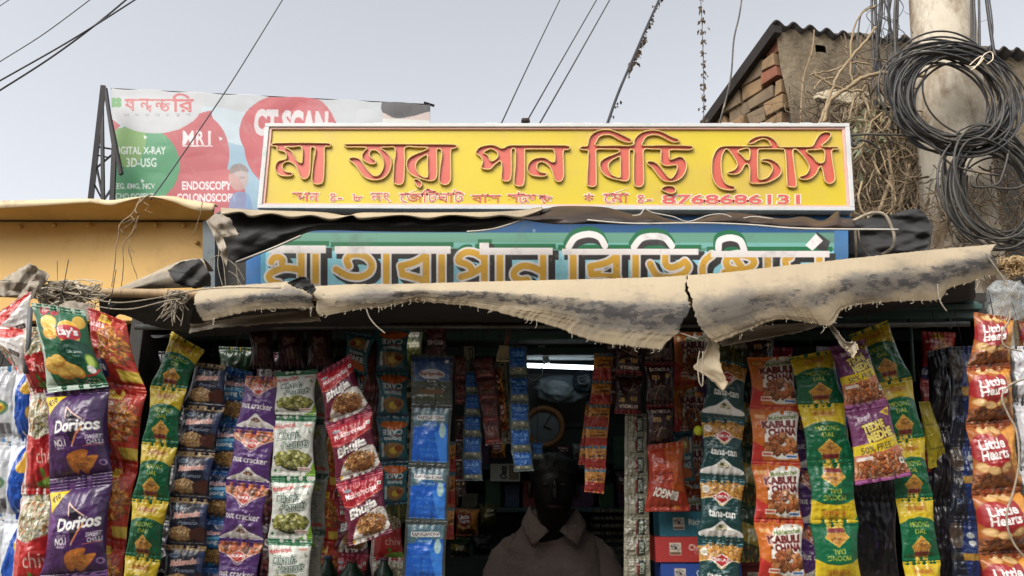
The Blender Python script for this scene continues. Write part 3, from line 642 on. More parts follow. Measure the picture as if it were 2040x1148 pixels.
bars = [(535, 489, 650, 505), (667, 491, 898, 506), (955, 494, 1101, 508), (1120, 496, 1391, 508), (1416, 500, 1652, 513)]
stems = [(601, 505, 600), (629, 506, 566), (770, 506, 600), (849, 507, 600), (880, 507, 600), (965, 504, 600), (996, 507, 600), (1082, 508, 600), (1142, 508, 600), (1228, 508, 556), (1266, 508, 600), (1529, 512, 600), (1632, 513, 600)]
curves = [[(541, 522), (546, 514), (556, 513), (563, 518), (562, 525)], [(594, 537), (570, 534), (548, 540), (536, 550), (543, 561), (556, 564)],
    [(695, 530), (691, 518), (699, 509), (714, 507), (731, 513), (741, 527), (736, 543), (716, 552), (692, 549), (670, 537)],
    [(847, 510), (832, 520), (816, 526), (799, 530)], [(799, 530), (802, 545), (802, 547)], [(802, 547), (819, 551), (843, 558)],
    [(960, 512), (945, 504), (928, 503), (916, 511), (914, 521), (928, 526), (938, 533), (940, 542)], [(919, 552), (940, 545), (960, 534)],
    [(1075, 539), (1060, 532), (1042, 530), (1027, 538), (1024, 550), (1036, 558), (1050, 557)],
    [(1226, 512), (1207, 524), (1176, 531)], [(1176, 531), (1178, 546)], [(1178, 547), (1204, 546), (1230, 552)],
    [(1325, 510), (1326, 526), (1336, 533), (1352, 529), (1364, 521)], [(1364, 521), (1371, 532), (1361, 545), (1334, 553), (1309, 549), (1295, 526)],
    [(1418, 508), (1404, 520), (1399, 537), (1402, 560)], [(1446, 523), (1452, 512), (1472, 508), (1494, 512), (1502, 523), (1492, 534), (1472, 538), (1452, 534), (1446, 523)], [(1462, 511), (1478, 534)], [(1443, 543), (1460, 539), (1476, 538)],
    [(1574, 513), (1564, 518), (1566, 530)]]
arches = [[(1133, 492), (1146, 474), (1172, 467), (1194, 473), (1205, 490)], [(1263, 492), (1278, 475), (1303, 471), (1325, 475), (1338, 490)], [(1431, 496), (1434, 480), (1454, 474), (1474, 480), (1482, 498)]]
SHD, WHT, GLD, GRN = (52, 47, 47), (234, 226, 222), (234, 176, 52), (16, 110, 62)
for b in bars: c.rect(b[0] - 8, b[1] - 8, b[2] + 6, b[1] + 2, GRN)
for a in arches: c.stroke([(x - 2, y - 7) for x, y in a], 17, GRN)
c.stroke([(912, 502), (925, 493), (936, 492)], 10, GRN); c.rect(952, 477, 980, 486, GRN)
for b in bars: c.rect(b[0] + 4, b[1] + 5, b[2] + 12, b[3] + 10, SHD)
for x, y0, y1 in stems: c.rect(x - 2, y0, x + 24, y1 + 8, SHD)
for k in curves: c.stroke([(x + 9, y + 8) for x, y in k], 24, SHD); c.stroke([(x + 4, y + 4) for x, y in k], 22, SHD)
for a in arches: c.stroke([(x + 4, y + 11) for x, y in a], 14, SHD)
c.rect(975, 486, 984, 494, SHD); c.poly([(1626, 462), (1654, 482), (1646, 502), (1626, 496)], SHD)
for x, y0, y1 in stems: c.rect(x - 10.5, y0 - 2, x + 10.5, y1 + 4, WHT)
for k in curves: c.stroke(k, 20, WHT)
for a in arches: c.stroke(a, 13, WHT)
for k in curves: c.stroke(k, 12.5, GLD)
for x, y0, y1 in stems: c.rect(x - 6.5, y0, x + 6.5, y1, GLD)
c.poly([(1198, 543), (1219, 531), (1219, 544)], SHD); c.poly([(812, 540), (838, 529), (838, 547)], SHD)
c.stroke([(1198, 543), (1219, 531), (1219, 544), (1198, 543)], 2.5, WHT, smooth=0); c.stroke([(812, 540), (838, 529), (838, 547), (812, 540)], 2.5, WHT, smooth=0)
for b in bars: c.rect(*b, WHT)
c.rect(955, 484, 974, 500, WHT); c.poly([(1625, 466), (1639, 480), (1618, 500), (1604, 489)], WHT)
r_ = np.random.default_rng(2)
for i in range(260): 
    x, y = r_.uniform(495, 1690), r_.uniform(505, 590); c.ell(x, y, r_.uniform(.5, 2.5), r_.uniform(.5, 5), (200, 190, 120) if i % 2 else (120, 110, 100), .22)
for x, y in ((740, 452), (1064, 460)): c.ell(x, y, 4, 4, (70, 110, 150)); c.ell(x, y, 2, 2, (120, 150, 170))
board = thing('painted_signboard', 'hand painted blue signboard with gold and white Bengali lettering above the awning', 'signboard', P(1092, 590, 2.33))
g = Geo(); g.grid(on_plane(c.done(), 490, 430, 1695, 604, 2.33), c.done().reshape(-1, 3)); build('painted_face', g, PAINT, board, False)
g = Geo(); A = [P(490, 430, 2.335), P(1695, 430, 2.335), P(1695, 604, 2.335), P(490, 604, 2.335)]; g.hexa(A, [[a[0], a[1] + .03, a[2]] for a in A]); build('backing', g, DARKWOOD, board, False)

# ------------------------------------------------------------------ yellow lit-letter signboard
YS = 2.30
YEL = mat('yellow acrylic sheet', (208, 187, 38), (200, 175, 54), 2.5, .3, spec=.4, dirt=(196, 166, 92), dscale=2.4, dlo=.5, dhi=.8, coat=.15)
PINK = mat('faded pink trim', (214, 160, 148), (222, 180, 168), 6, .5)
WFR = mat('white aluminium frame', (206, 206, 204), (190, 192, 190), 8, .5, dirt=(150, 176, 168), dscale=9, dlo=.6, dhi=.72)
REDL = mat('red acrylic letter', (204, 96, 78), (196, 88, 72), 5, .4, coat=.1)
TUBE = mat('yellowed letter rim', (204, 178, 118), (190, 162, 98), 10, .5)
ys = thing('yellow_signboard', 'long yellow signboard with raised red Bengali letters and a phone number in a white frame', 'signboard', P(1108, 420, YS))
def bx(g, xa, ya, xb, yb, Y0, Y1):
    A = [P(xa, ya, Y0), P(xb, ya, Y0), P(xb, yb, Y0), P(xa, yb, Y0)]
    # project to a straight box: take the front corner points and run them straight back
    g.hexa(A, [[a[0], Y1, a[2]] for a in A])
TL, TR, BR, BL = P(529, 247, YS), P(1691, 247, YS), P(1702, 421, YS), P(513, 416, YS)
TL, TR, BR, BL = map(np.array, (TL, TR, BR, BL))
def sg(s, t, dy=0.0):
    p = (TL * (1 - s) + TR * s) * (1 - t) + (BL * (1 - s) + BR * s) * t; return [p[0], p[1] + dy, p[2]]
def ring(s0, t0, s1, t1, y0, y1, wS, wT, m, nm):
    g = Geo()
    for (a, b, c_, d) in ((s0, t0, s1, t0 + wT), (s0, t1 - wT, s1, t1), (s0, t0 + wT, s0 + wS, t1 - wT), (s1 - wS, t0 + wT, s1, t1 - wT)):
        g.hexa([sg(a, b, y0), sg(c_, b, y0), sg(c_, d, y0), sg(a, d, y0)], [sg(a, b, y1), sg(c_, b, y1), sg(c_, d, y1), sg(a, d, y1)])
    return build(nm, g, m, ys, False, bevel=.0015)
ring(0, 0, 1, 1, -.006, .085, .0075, .042, WFR, 'frame')
ring(.0076, .043, .9924, .957, -.001, .0057, .0042, .022, PINK, 'inner_trim')
g = Geo(); g.hexa([sg(.008, .045, .006), sg(.992, .045, .006), sg(.992, .955, .006), sg(.008, .955, .006)], [sg(.008, .045, .022), sg(.992, .045, .022), sg(.992, .955, .022), sg(.008, .955, .022)]); build('face', g, YEL, ys, False)
g = Geo(); g.hexa([sg(.008, .045, .03), sg(.992, .045, .03), sg(.992, .955, .03), sg(.008, .955, .03)], [sg(.008, .045, .084), sg(.992, .045, .084), sg(.992, .955, .084), sg(.008, .955, .084)]); build('backing', g, DARKWOOD, ys, False)
g = Geo(); r_ = np.random.default_rng(4)
for i in range(11):
    s_ = r_.uniform(.02, .97); 
    g.hexa([sg(s_, -.012, -.002), sg(s_ + .02, -.012, -.002), sg(s_ + .02, .0, -.002), sg(s_, .0, -.002)], [sg(s_, -.012, .05), sg(s_ + .02, -.012, .05), sg(s_ + .02, .0, .05), sg(s_, .0, .05)])
build('bracket', g, WFR, ys, False)
FY = YS + .006
def fillpoly(splines, Y, z=0.0):
    """flat triangulated polygon with holes; splines are closed picture polylines"""
    cu = bpy.data.curves.new('t', 'CURVE'); cu.dimensions = '2D'; cu.fill_mode = 'FRONT'
    for p in splines:
        W = PV(p[:, 0], p[:, 1], Y); sp = cu.splines.new('POLY'); sp.points.add(len(p) - 1); sp.use_cyclic_u = True
        for k, q in enumerate(W): sp.points[k].co = (q[0], q[2], 0, 1)
    o = bpy.data.objects.new('t', cu); COL.objects.link(o); bpy.context.view_layer.update()
    e = o.evaluated_get(bpy.context.evaluated_depsgraph_get()); m = e.to_mesh()
    V = [(v.co[0], Y + z, v.co[1]) for v in m.vertices]; F = [tuple(p.vertices[:]) for p in m.polygons]
    e.to_mesh_clear(); bpy.data.objects.remove(o); bpy.data.curves.remove(cu); return V, F
def zpts(s, ox, oy, k): return np.array([[float(a) / k + ox, float(b) / k + oy] for a, b in (t.split(',') for t in s.split())])
WORDS = [
 (530, 270, 8.16, ["90,150 130,128 350,122 600,120 850,124 1030,130 1055,160 1030,188 955,192 950,400 932,730 880,790 790,790 747,720 770,450 800,300 800,215 765,188 730,212 723,400 705,640 630,710 565,680 520,570 470,480 370,425 290,450 265,520 320,590 420,605 435,635 390,662 250,655 165,590 153,500 200,420 320,390 335,340 310,270 185,237 182,182 95,175",
   "300,192 440,190 582,192 588,430 560,450 490,400 440,300 390,240"]),
 (680, 270, 8.16, ["70,170 110,142 900,142 1500,146 1840,152 1885,185 1840,212 1782,240 1780,480 1780,700 1740,790 1650,800 1592,740 1610,500 1635,350 1625,238 1590,217 1552,238 1555,450 1550,670 1480,740 1340,720 1160,650 1080,560 1062,450 1100,370 1200,310 1330,260 1410,215 1400,198 1220,194 1040,197 1032,400 1018,720 970,800 880,790 847,740 860,450 880,330 866,198 760,194 650,197 645,215 740,280 800,370 812,480 770,610 680,700 540,728 400,690 310,600 230,480 130,402 140,368 240,362 312,400 370,490 450,590 530,660 620,640 680,540 690,430 640,310 570,245 490,245 455,300 480,360 550,410 562,450 500,470 415,440 345,380 342,310 390,240 415,200 250,192 90,192",
   "1400,325 1402,500 1408,662 1370,688 1280,650 1220,560 1210,470 1260,390 1340,340", "1180,720 1235,716 1300,760 1308,810 1268,850 1210,790"]),
 (930, 270, 8.16, ["150,270 200,200 340,160 460,167 580,217 680,167 900,162 1300,163 1630,167 1680,205 1640,238 1572,247 1572,450 1575,660 1530,750 1460,745 1420,690 1380,560 1320,480 1230,432 1160,450 1137,530 1190,600 1290,612 1300,648 1240,670 1060,650 990,570 1002,470 1080,390 1210,362 1300,380 1370,430 1430,432 1435,330 1412,242 1385,227 1170,225 962,228 940,262 942,480 940,700 910,820 810,820 767,760 790,500 790,243 760,217 725,243 725,450 722,640 690,740 590,740 562,680 572,560 562,440 530,420 450,480 380,550 250,540 237,500 260,440 240,360 160,300",
   "270,280 330,240 400,222 490,270 508,340 470,390 392,420 350,340 300,300"]),
 (1140, 250, 8.16, ["120,372 160,342 248,337 265,250 310,160 420,90 560,70 680,95 860,180 968,240 950,275 870,275 740,220 640,165 530,157 440,190 392,270 390,327 700,330 978,327 1010,240 1070,160 1180,100 1320,80 1450,105 1620,190 1728,230 1740,263 1660,280 1560,240 1420,170 1300,157 1200,190 1152,270 1152,328 1500,326 1925,335 1958,370 1900,403 1605,400 1578,450 1590,558 1660,540 1770,510 1840,580 1860,680 1810,810 1720,890 1600,920 1480,900 1400,820 1310,700 1220,622 1232,587 1340,600 1425,672 1500,770 1600,872 1690,760 1708,665 1680,645 1560,660 1472,640 1442,580 1445,402 1425,392 1300,390 1167,394 1157,550 1163,920 1110,1000 1040,990 1002,940 1000,600 1005,412 970,400 932,412 930,640 928,850 880,910 760,890 600,850 500,780 452,680 462,590 560,520 680,475 768,430 756,395 580,391 402,396 387,500 393,930 360,995 270,990 242,950 255,650 262,430 248,406 140,397",
   "780,515 783,680 785,838 740,848 640,800 590,700 597,620 660,560 730,522", "1450,1040 1540,985 1650,1000 1685,1050 1660,1098 1580,1108"]),
 (1410, 250, 7.286, ["150,335 225,305 400,302 560,303 895,300 905,262 870,217 800,197 720,225 650,265 592,262 600,225 700,170 830,155 930,185 1000,250 1032,308 1080,315 1300,312 1505,308 1560,230 1620,140 1700,100 1778,110 1788,150 1730,230 1650,300 1760,312 1880,312 1903,335 1878,350 1802,360 1808,500 1848,750 1830,820 1770,850 1702,810 1680,700 1650,602 1620,612 1560,720 1460,785 1350,783 1332,747 1420,718 1468,650 1468,580 1400,470 1310,370 1270,347 1238,367 1245,500 1288,850 1260,900 1180,890 1152,850 1135,500 1120,370 1088,347 920,344 752,347 727,380 725,600 737,768 790,788 880,750 938,650 920,570 850,532 782,523 792,492 900,492 1010,550 1070,640 1050,720 960,790 830,840 640,843 607,800 612,650 580,562 530,582 490,660 420,710 310,708 287,682 370,658 420,610 428,550 370,450 300,357 265,347 232,380 197,500 202,700 242,820 300,868 388,890 393,928 330,943 200,920 112,850 62,720 62,520 102,400",
   "442,372 598,338 603,488 560,503 500,440", "1442,362 1560,357 1688,358 1688,528 1600,543 1530,460 1452,400"])]
for ox, oy, k, shapes in WORDS:
    sp = [resample(cr(zpts(s, ox, oy, k), 4, True), max(24, len(s.split()) * 4)) for s in shapes]
    V, F = fillpoly(sp, FY - .002); g = Geo(); g.add(V, F)
    word = build('raised_word', g, REDL, ys, False)
    g = Geo()
    for p in sp:
        Wf = PV(p[:, 0], p[:, 1], YS - .001); n_ = len(Wf)
        Wb = Wf.copy(); Wb[:, 1] = FY
        # thin upright wall following the outline, with a rounded lip at the front
        T = np.roll(Wf, -1, 0) - np.roll(Wf, 1, 0); Nn = np.stack([-T[:, 2], 0 * T[:, 0], T[:, 0]], -1); Nn /= np.linalg.norm(Nn, axis=1)[:, None] + 1e-9
        a, b = Wf + Nn * .0011, Wb + Nn * .0011; c_, d = Wf - Nn * .0011, Wb - Nn * .0011
        V = np.stack([a, b, d, c_], 1).reshape(-1, 3); Fq = []
        for i in range(n_):
            j = (i + 1) % n_
            for q in range(4): r2 = (q + 1) % 4; Fq.append((i * 4 + q, i * 4 + r2, j * 4 + r2, j * 4 + q))
        g.add(V, Fq); g.tube(Wf, .0026, 6, True)
    build('letter_rim', g, TUBE, word, True, off=worldloc(ys))
# small printed line
SMR = mat('faded red print', (200, 84, 80), (206, 100, 94), 20, .5)
SMW = mat('pale print edge', (232, 214, 190), (226, 206, 180), 20, .5)
def flat_text(txt, x, y, wd, ht, root, bold=.0):
    for k, (off, m, dz, nm) in enumerate(((bold + .055, SMW, -.0012, 'small_lettering_edge'), (bold, SMR, -.0022, 'small_lettering'))):
        tr = glyphs(txt, off, 0.0); t0 = glyphs(txt, bold, 0.0); lo = t0.reshape(-1, 2).min(0); hi = t0.reshape(-1, 2).max(0); s_ = np.array([wd, -ht]) / (hi - lo)
        q = (tr - (lo + hi) / 2) * s_ + [x, y]; f = q.reshape(-1, 2); W = PV(f[:, 0], f[:, 1] - 2.5, FY); W[:, 1] += dz
        if k == 0: ge = Geo(); ge.add(W, np.arange(len(f)).reshape(-1, 3).tolist()); ew = ge
        else: gf = Geo(); gf.add(W, np.arange(len(f)).reshape(-1, 3).tolist()); return ew, gf
EW, EF = Geo(), Geo()
for t in [("স", 592, 393, 20, 13), ("থ", 601, 398, 13, 11), ("ান", 621, 395, 29, 18), ("ঃ-", 670, 396, 24, 16), ("৮", 712, 396, 20, 14), ("নং", 758, 396, 38, 18), ("েজিটঘাট", 860, 393, 128, 25), ("বাস", 968, 398, 58, 16), ("স", 1022, 398, 22, 16), ("ট", 1041, 396, 20, 22), ("্যা", 1058, 398, 20, 16), ("ন", 1080, 396, 16, 9), ("ড", 1088, 401, 22, 13),
          ("*", 1173, 396, 18, 16), ("েমা", 1227, 397, 50, 20), ("ঃ-", 1284, 399, 28, 16), ("8768686131", 1456, 400, 274, 19)]:
    a, b = flat_text(t[0], *t[1:5], ys, .018 if t[0][0] == '8' else .0)
    for G_, x in ((EW, a), (EF, b)): G_.add(np.concatenate(x.v), x.f)
edge = build('small_lettering_edge', EW, SMW, ys, False); build('small_lettering', EF, SMR, ys, False)
for nm, x, lb in (('finial_cap', 1047, 'black cap stuck on the top edge'),):
    g = Geo()
    for i in range(14): a = r_.uniform(0, 6.28); g.tube([P(x + 6 * math.cos(a), 243, YS + .03), P(x + 5 * math.cos(a * 3), 238, YS + .04)], .006, 5)
    tag(build(nm, g, mat('black lump', (22, 20, 20), (50, 40, 34), 30, .9), ys), lb)

# ------------------------------------------------------------------ sheets: tarpaulins and tin
def coons(top, bot, left, right, nu, nv):
    T, B, Lf, R = resample(cr(top, 5), nu), resample(cr(bot, 5), nu), resample(cr(left, 5), nv), resample(cr(right, 5), nv)
    u = np.linspace(0, 1, nu)[None, :, None]; v = np.linspace(0, 1, nv)[:, None, None]
    return (1 - v) * T[None] + v * B[None] + (1 - u) * Lf[:, None] + u * R[:, None] - ((1 - u) * (1 - v) * T[0] + u * (1 - v) * T[-1] + (1 - u) * v * B[0] + u * v * B[-1])
def jag(pts, amp, n, seed):
    r = np.random.default_rng(seed); p = resample(cr(pts, 6), n); p[1:-1] += r.normal(0, amp, (n - 2, 2)); return p
def jagx(pts, amp, n, seed):
    r = np.random.default_rng(seed); p = resample(cr(pts, 6), n); p[1:-1, 0] += r.normal(0, amp, n - 2); return p
def tarp_mat(name, c1, c2, dirt, lo, hi, scale=5, rough=.7, dirt2=None):
    m, t, b, o = nodes(name)
    n = tex(t, 2.2, 6); col = ramp(t, n.outputs[0], [(.3, L4(c1)), (.7, L4(c2))]).outputs[0]
    a = t.nodes.new('ShaderNodeVertexColor'); a.layer_name = 'Col'; sp = t.nodes.new('ShaderNodeSeparateColor'); t.links.new(a.outputs[0], sp.inputs[0])
    d = tex(t, scale, 10, .72, (1, 1, 1.6)); ad = t.nodes.new('ShaderNodeMath'); ad.operation = 'MULTIPLY_ADD'; ad.inputs[1].default_value = .26; t.links.new(sp.outputs[0], ad.inputs[0]); t.links.new(d.outputs[0], ad.inputs[2])
    f = ramp(t, ad.outputs[0], [(lo, (0, 0, 0, 1)), (hi, (.85, .85, .85, 1))]).outputs[0]; col = mixc(t, col, L4(dirt), f)
    e = tex(t, 26, 8, .75, (1, 1, 2.2)); ad2 = t.nodes.new('ShaderNodeMath'); ad2.operation = 'MULTIPLY_ADD'; ad2.inputs[1].default_value = .2; t.links.new(sp.outputs[0], ad2.inputs[0]); t.links.new(e.outputs[0], ad2.inputs[2])
    f2 = ramp(t, ad2.outputs[0], [(.67, (0, 0, 0, 1)), (.74, (.8, .8, .8, 1))]).outputs[0]; col = mixc(t, col, L4(dirt2 or dirt), f2)
    t.links.new(col, b.inputs['Base Color']); b.inputs['Roughness'].default_value = rough
    bump(t, b, tex(t, 26, 8, .7).outputs[0], .2, .004); return m
CREAM = tarp_mat('weathered cream tarpaulin', (174, 158, 130), (152, 137, 112), (92, 88, 84), .54, .74, dirt2=(46, 45, 48))
BLACKT = tarp_mat('black tarpaulin', (30, 30, 30), (44, 42, 40), (96, 86, 74), .66, .92, rough=.72)
GREYT = tarp_mat('grey faded tarpaulin', (166, 154, 136), (132, 122, 108), (62, 58, 54), .58, .85)
TIN = mat('rusty tin sheet', (40, 34, 30), (64, 50, 42), 6, .55, .3, bmp=.3, dirt=(88, 66, 50), dscale=4)
def roll(G, Y0, R, lo=-40, hi=185, wr=1.0, seed=0, hang=None):
    """wrap a Coons patch of picture points round a horizontal roll: v=0 is the top outline"""
    nv, nu = G.shape[:2]; v = np.linspace(0, 1, nv)[:, None]
    R = np.broadcast_to(np.asarray(R, float), (nu,))[None, :]
    prof = np.sin(np.clip(v, 0, 1) * math.pi * .5 + .0) ; prof = np.sin(np.minimum(v / .45, 1) * math.pi / 2) ** .8 * (1 - .3 * np.clip((v - .45) / .55, 0, 1) ** 1.5)
    n1 = vnoise(nv, nu, nu / max(3, (G[0, -1, 0] - G[0, 0, 0]) / 70), seed); n2 = vnoise(nv, nu, nu / 50, seed + 5, True)
    Yd = Y0 - R * prof - wr * (.0035 * n1 + .0010 * creases(G[..., 0] * .6, G[..., 1] * .7, seed, 5, 40, 120)) * np.clip(v * 4, 0, 1) * (1 - .6 * v)
    W = PV(G[..., 0], G[..., 1], Yd)
    back = []
    for k in range(1, 7):       # the sheet runs on over the roll and back
        a = k / 6; p = W[0].copy(); p[:, 1] += R[0] * 1.6 * a ** .7; p[:, 2] -= R[0] * (.25 * a * a); back.append(p)
    return np.concatenate([np.array(back[::-1]), W], 0)
def sheet(name, G3, m, root, dirt=None, thick=.0012, seed=0, label=None):
    ny, nx = G3.shape[:2]; g = Geo()
    dd = np.zeros((ny, nx)) if dirt is None else dirt
    C = np.repeat(dd.reshape(-1, 1), 3, 1); g.grid(G3, C)
    o = build(name, g, m, root, off=worldloc(root) if root is not None else None)
    s = o.modifiers.new('thickness', 'SOLIDIFY'); s.thickness = thick; s.offset = 0
    if label: o['label'] = label
    return o
def dv(G3, f=lambda u, v: v):
    ny, nx = G3.shape[:2]; return f(np.linspace(0, 1, nx)[None, :], np.linspace(0, 1, ny)[:, None]) * np.ones((ny, nx))

def drape(top, bot, Yt, Yb, nu, nv, seed, m, nm, root, amp=.02, dirt=None, cell=12, belly=.05):
    a, b = resample(cr(top, 5), nu), resample(cr(bot, 5), nu); v = np.linspace(0, 1, nv)[:, None]
    G = a[None] * (1 - v)[..., None] + b[None] * v[..., None]; bul = np.sin(v * math.pi) * belly
    Yd = Yt * (1 - v) + Yb * v - bul + amp * 1.3 * creases(G[..., 0], G[..., 1] * 2, seed, 7, 25, 120)
    G3 = PV(G[..., 0], G[..., 1], Yd); return sheet(nm, G3, m, root, dv(G3, dirt or (lambda u, v: 0 * v)))
PALER = mat('pale rope', (196, 186, 166), (160, 150, 132), 50, .9)
awn = thing('front_awning', 'torn cream tarpaulin awning wrapped round a bamboo pole across the shop front', 'awning', P(1200, 640, 1.75))
bell = lambda u, v: np.clip(1.25 * np.exp(-((v - .6) / .24) ** 2) - .1, 0, 1.3) * (.55 + .45 * np.clip(u * 1.3, 0, 1))
mid = coons(jag([(626, 571), (700, 567), (810, 566), (950, 562), (1120, 558), (1300, 553), (1369, 549)], .25, 120, 1),
            jag([(637, 631), (661, 627), (730, 614), (767, 613), (816, 600), (835, 598), (870, 604), (948, 612), (1017, 629), (1100, 650), (1183, 681), (1250, 690), (1318, 698)], .7, 160, 2),
            jagx([(626, 571), (624, 582), (631, 600), (630, 618), (637, 631)], .6, 24, 3), jagx([(1369, 549), (1366, 577), (1372, 600), (1375, 618), (1361, 640), (1352, 662), (1331, 680), (1318, 698)], 1.6, 50, 4), 260, 60)
G3 = roll(mid, 1.77, np.linspace(.035, .075, 260), seed=11); sheet('tarpaulin', G3, CREAM, awn, dv(G3, bell))
rt = coons(jag([(1370, 549), (1450, 543), (1537, 533), (1620, 524), (1700, 515), (1850, 499), (1985, 487)], .25, 120, 5),
           jag([(1425, 684), (1450, 674), (1496, 656), (1547, 637), (1600, 641), (1648, 650), (1663, 642), (1675, 620), (1710, 608), (1778, 601), (1868, 598), (1890, 575), (1948, 559), (1990, 546)], .7, 160, 6),
           jagx([(1370, 549), (1371, 577), (1381, 600), (1383, 618), (1392, 645), (1404, 665), (1425, 684)], 1.6, 50, 7), jagx([(1985, 487), (1975, 505), (1988, 530), (1990, 546)], .6, 20, 8), 250, 60)
G3 = roll(rt, 1.77, np.linspace(.075, .05, 250), seed=12); sheet('tarpaulin', G3, CREAM, awn, dv(G3, bell), label='longer right half of the cream tarpaulin, past the tear')
lf = coons(jag([(394, 577), (430, 572), (490, 568), (553, 563), (580, 561), (600, 567), (622, 579)], .4, 60, 9), jag([(408, 641), (440, 634), (479, 624), (520, 618), (580, 615), (628, 614)], .8, 60, 10),
           jagx([(394, 577), (387, 600), (395, 625), (408, 641)], 1.2, 24, 11), jagx([(622, 579), (624, 592), (622, 603), (628, 614)], 1, 24, 12), 90, 40)
G3 = roll(lf, 1.79, .04, seed=13); sheet('tarpaulin', G3, CREAM, awn, dv(G3, bell), label='crumpled short left piece of cream tarpaulin')
# frayed threads along the torn lower edges
g = Geo(); q = np.random.default_rng(66)
for G_, n_ in ((mid, 45), (rt, 45), (lf, 12)):
    for i in range(n_):
        c_ = G_[-1, q.integers(2, G_.shape[1] - 2)]; l = q.exponential(4) + 1; Yt = 1.72 + q.uniform(-.01, .01); g.tube(PV(*cr([(c_[0], c_[1] - 3, Yt), (c_[0] + q.normal(0, 2), c_[1] + l * .5, Yt), (c_[0] + q.normal(0, 3), c_[1] + l, Yt)], 3).T), .0006, 3)
build('frayed_threads', g, PALER, awn)['kind'] = 'stuff'
# hanging torn shreds
def shred(pts_l, pts_r, Y, m=CREAM, seed=0, curl=.01, dirtk=.3, nm='torn_flap'):
    a, b = resample(cr(pts_l, 5), 30), resample(cr(pts_r, 5), 30); t = np.linspace(0, 1, 10)[None, :, None]; r = np.random.default_rng(seed)
    G = a[:, None] * (1 - t) + b[:, None] * t; G[:, [0, -1]] += r.normal(0, .9, (30, 2, 2))
    Yd = Y + curl * np.sin(np.linspace(0, 1, 10)[None, :] * 3.0 + np.linspace(0, 2, 30)[:, None]) + .003 * vnoise(30, 10, 5, seed)
    G3 = PV(G[..., 0], G[..., 1], Yd); return sheet(nm, G3, m, awn, dv(G3, lambda u, v: dirtk + 0 * v))
shred([(1404, 664), (1408, 690), (1396, 715), (1381, 733), (1400, 745), (1424, 764), (1434, 776)], [(1430, 680), (1433, 695), (1434, 715), (1438, 735), (1444, 750), (1450, 765), (1442, 779)], 1.745, seed=21)
shred([(1648, 648), (1662, 668), (1676, 690), (1690, 703), (1698, 712)], [(1656, 645), (1670, 662), (1688, 682), (1706, 683), (1702, 712)], 1.742, m=GREYT, seed=22)
shred([(1683, 686), (1688, 696), (1697, 712)], [(1697, 681), (1711, 692), (1700, 713)], 1.735, seed=23, nm='torn_flap')
shred([(1496, 650), (1450, 668), (1432, 684)], [(1640, 640), (1600, 660), (1440, 690)], 1.80, m=GREYT, seed=24)
shred([(572, 563), (585, 571), (604, 577), (620, 588)], [(598, 552), (612, 553), (624, 566), (630, 577)], 1.715, m=BLACKT, seed=25, nm='torn_flap')
# dark underlayer hanging behind the roll, running back to the lintel
def under(pts_f, pts_b, m, nm, seed=0, Yf=1.8, Yb=2.24, sag=.03):
    a, b = resample(cr(pts_f, 5), 120), resample(cr(pts_b, 5), 120); nv = 24; v = np.linspace(0, 1, nv)
    A, B = PV(a[:, 0], a[:, 1], Yf), PV(b[:, 0], b[:, 1], Yb); G = A[None] * (1 - v)[:, None, None] + B[None] * v[:, None, None]
    G[..., 2] += -sag * np.sin(v * math.pi)[:, None] + .010 * vnoise(nv, 120, 18, seed) * np.sin(v * math.pi)[:, None] ** .5
    return sheet(nm, G, m, awn, dv(G, lambda u, v: 0 * v))
under([(385, 606), (520, 598), (640, 590), (900, 585), (1100, 585), (1369, 585), (1600, 575), (1940, 530)], [(300, 668), (520, 668), (640, 664), (900, 660), (1100, 652), (1369, 640), (1600, 632), (1940, 600)], BLACKT, 'awning_underside', 31)
shred([(380, 648), (430, 640), (500, 628), (628, 616)], [(376, 664), (430, 654), (520, 646), (640, 640)], 1.83, m=GREYT, seed=26, nm='under_flap')
# poles
BAM = mat('weathered bamboo', (170, 142, 104), (140, 116, 84), 10, .65, bmp=.3, stretch=(6, 1, 1), dirt=(90, 74, 58), dscale=8)
g = Geo(); x = np.linspace(-60, 2060, 90); y = np.interp(x, [-60, 0, 400, 1370, 1985, 2060], [584, 583, 586, 604, 530, 520]); y = y + 1.2 * np.sin(x / 50)
g.tube(PV(x, y, 1.80), .0115 + .0012 * (np.sin(x / 23) > .93), 10); build('bamboo_pole', g, BAM, awn)
# string wound round the pole ends
def tangle(name, root, cx, cy, Y, rx, ry, n, r, m, seed, loops=1.5, sp=.03):
    q = np.random.default_rng(seed); g = Geo()
    for i in range(n):
        k = q.integers(4, 8); th = q.uniform(0, 6.3) + np.linspace(0, loops * 6.28 * q.uniform(.3, 1), k); rad = q.uniform(.3, 1, k)
        px = cx + rx * rad * np.cos(th) + q.normal(0, rx * .15); py = cy + ry * rad * np.sin(th); yy = Y + q.normal(0, sp, k)
        g.tube(PV(*cr(np.c_[px, py, yy], 5).T), r * q.uniform(.6, 1.2), 5)
    return build(name, g, m, root)
ROPE = mat('dusty rope', (168, 156, 136), (120, 110, 96), 50, .9)
TWINE = mat('coir twine', (176, 146, 104), (206, 182, 140), 60, .9)
tangle('rope_lashing', awn, 130, 585, 1.78, 62, 28, 40, .0022, ROPE, 41)
tangle('rope_lashing', awn, 352, 592, 1.78, 24, 16, 24, .0016, ROPE, 42); tangle('rope_lashing', awn, 140, 590, 1.75, 75, 36, 26, .0016, PALER, 45, .5)
g = Geo(); q = np.random.default_rng(46)
for i in range(26):
    x0 = q.uniform(330, 372); l = q.uniform(20, 62); pts = [(x0, 592, 1.76), (x0 + q.normal(-4, 6), 592 + l * .5, 1.755), (x0 + q.normal(-8, 9), 592 + l, 1.75)]; g.tube(PV(*cr(pts, 5).T), .0011, 4)
build('rope_tassel', g, ROPE, awn)
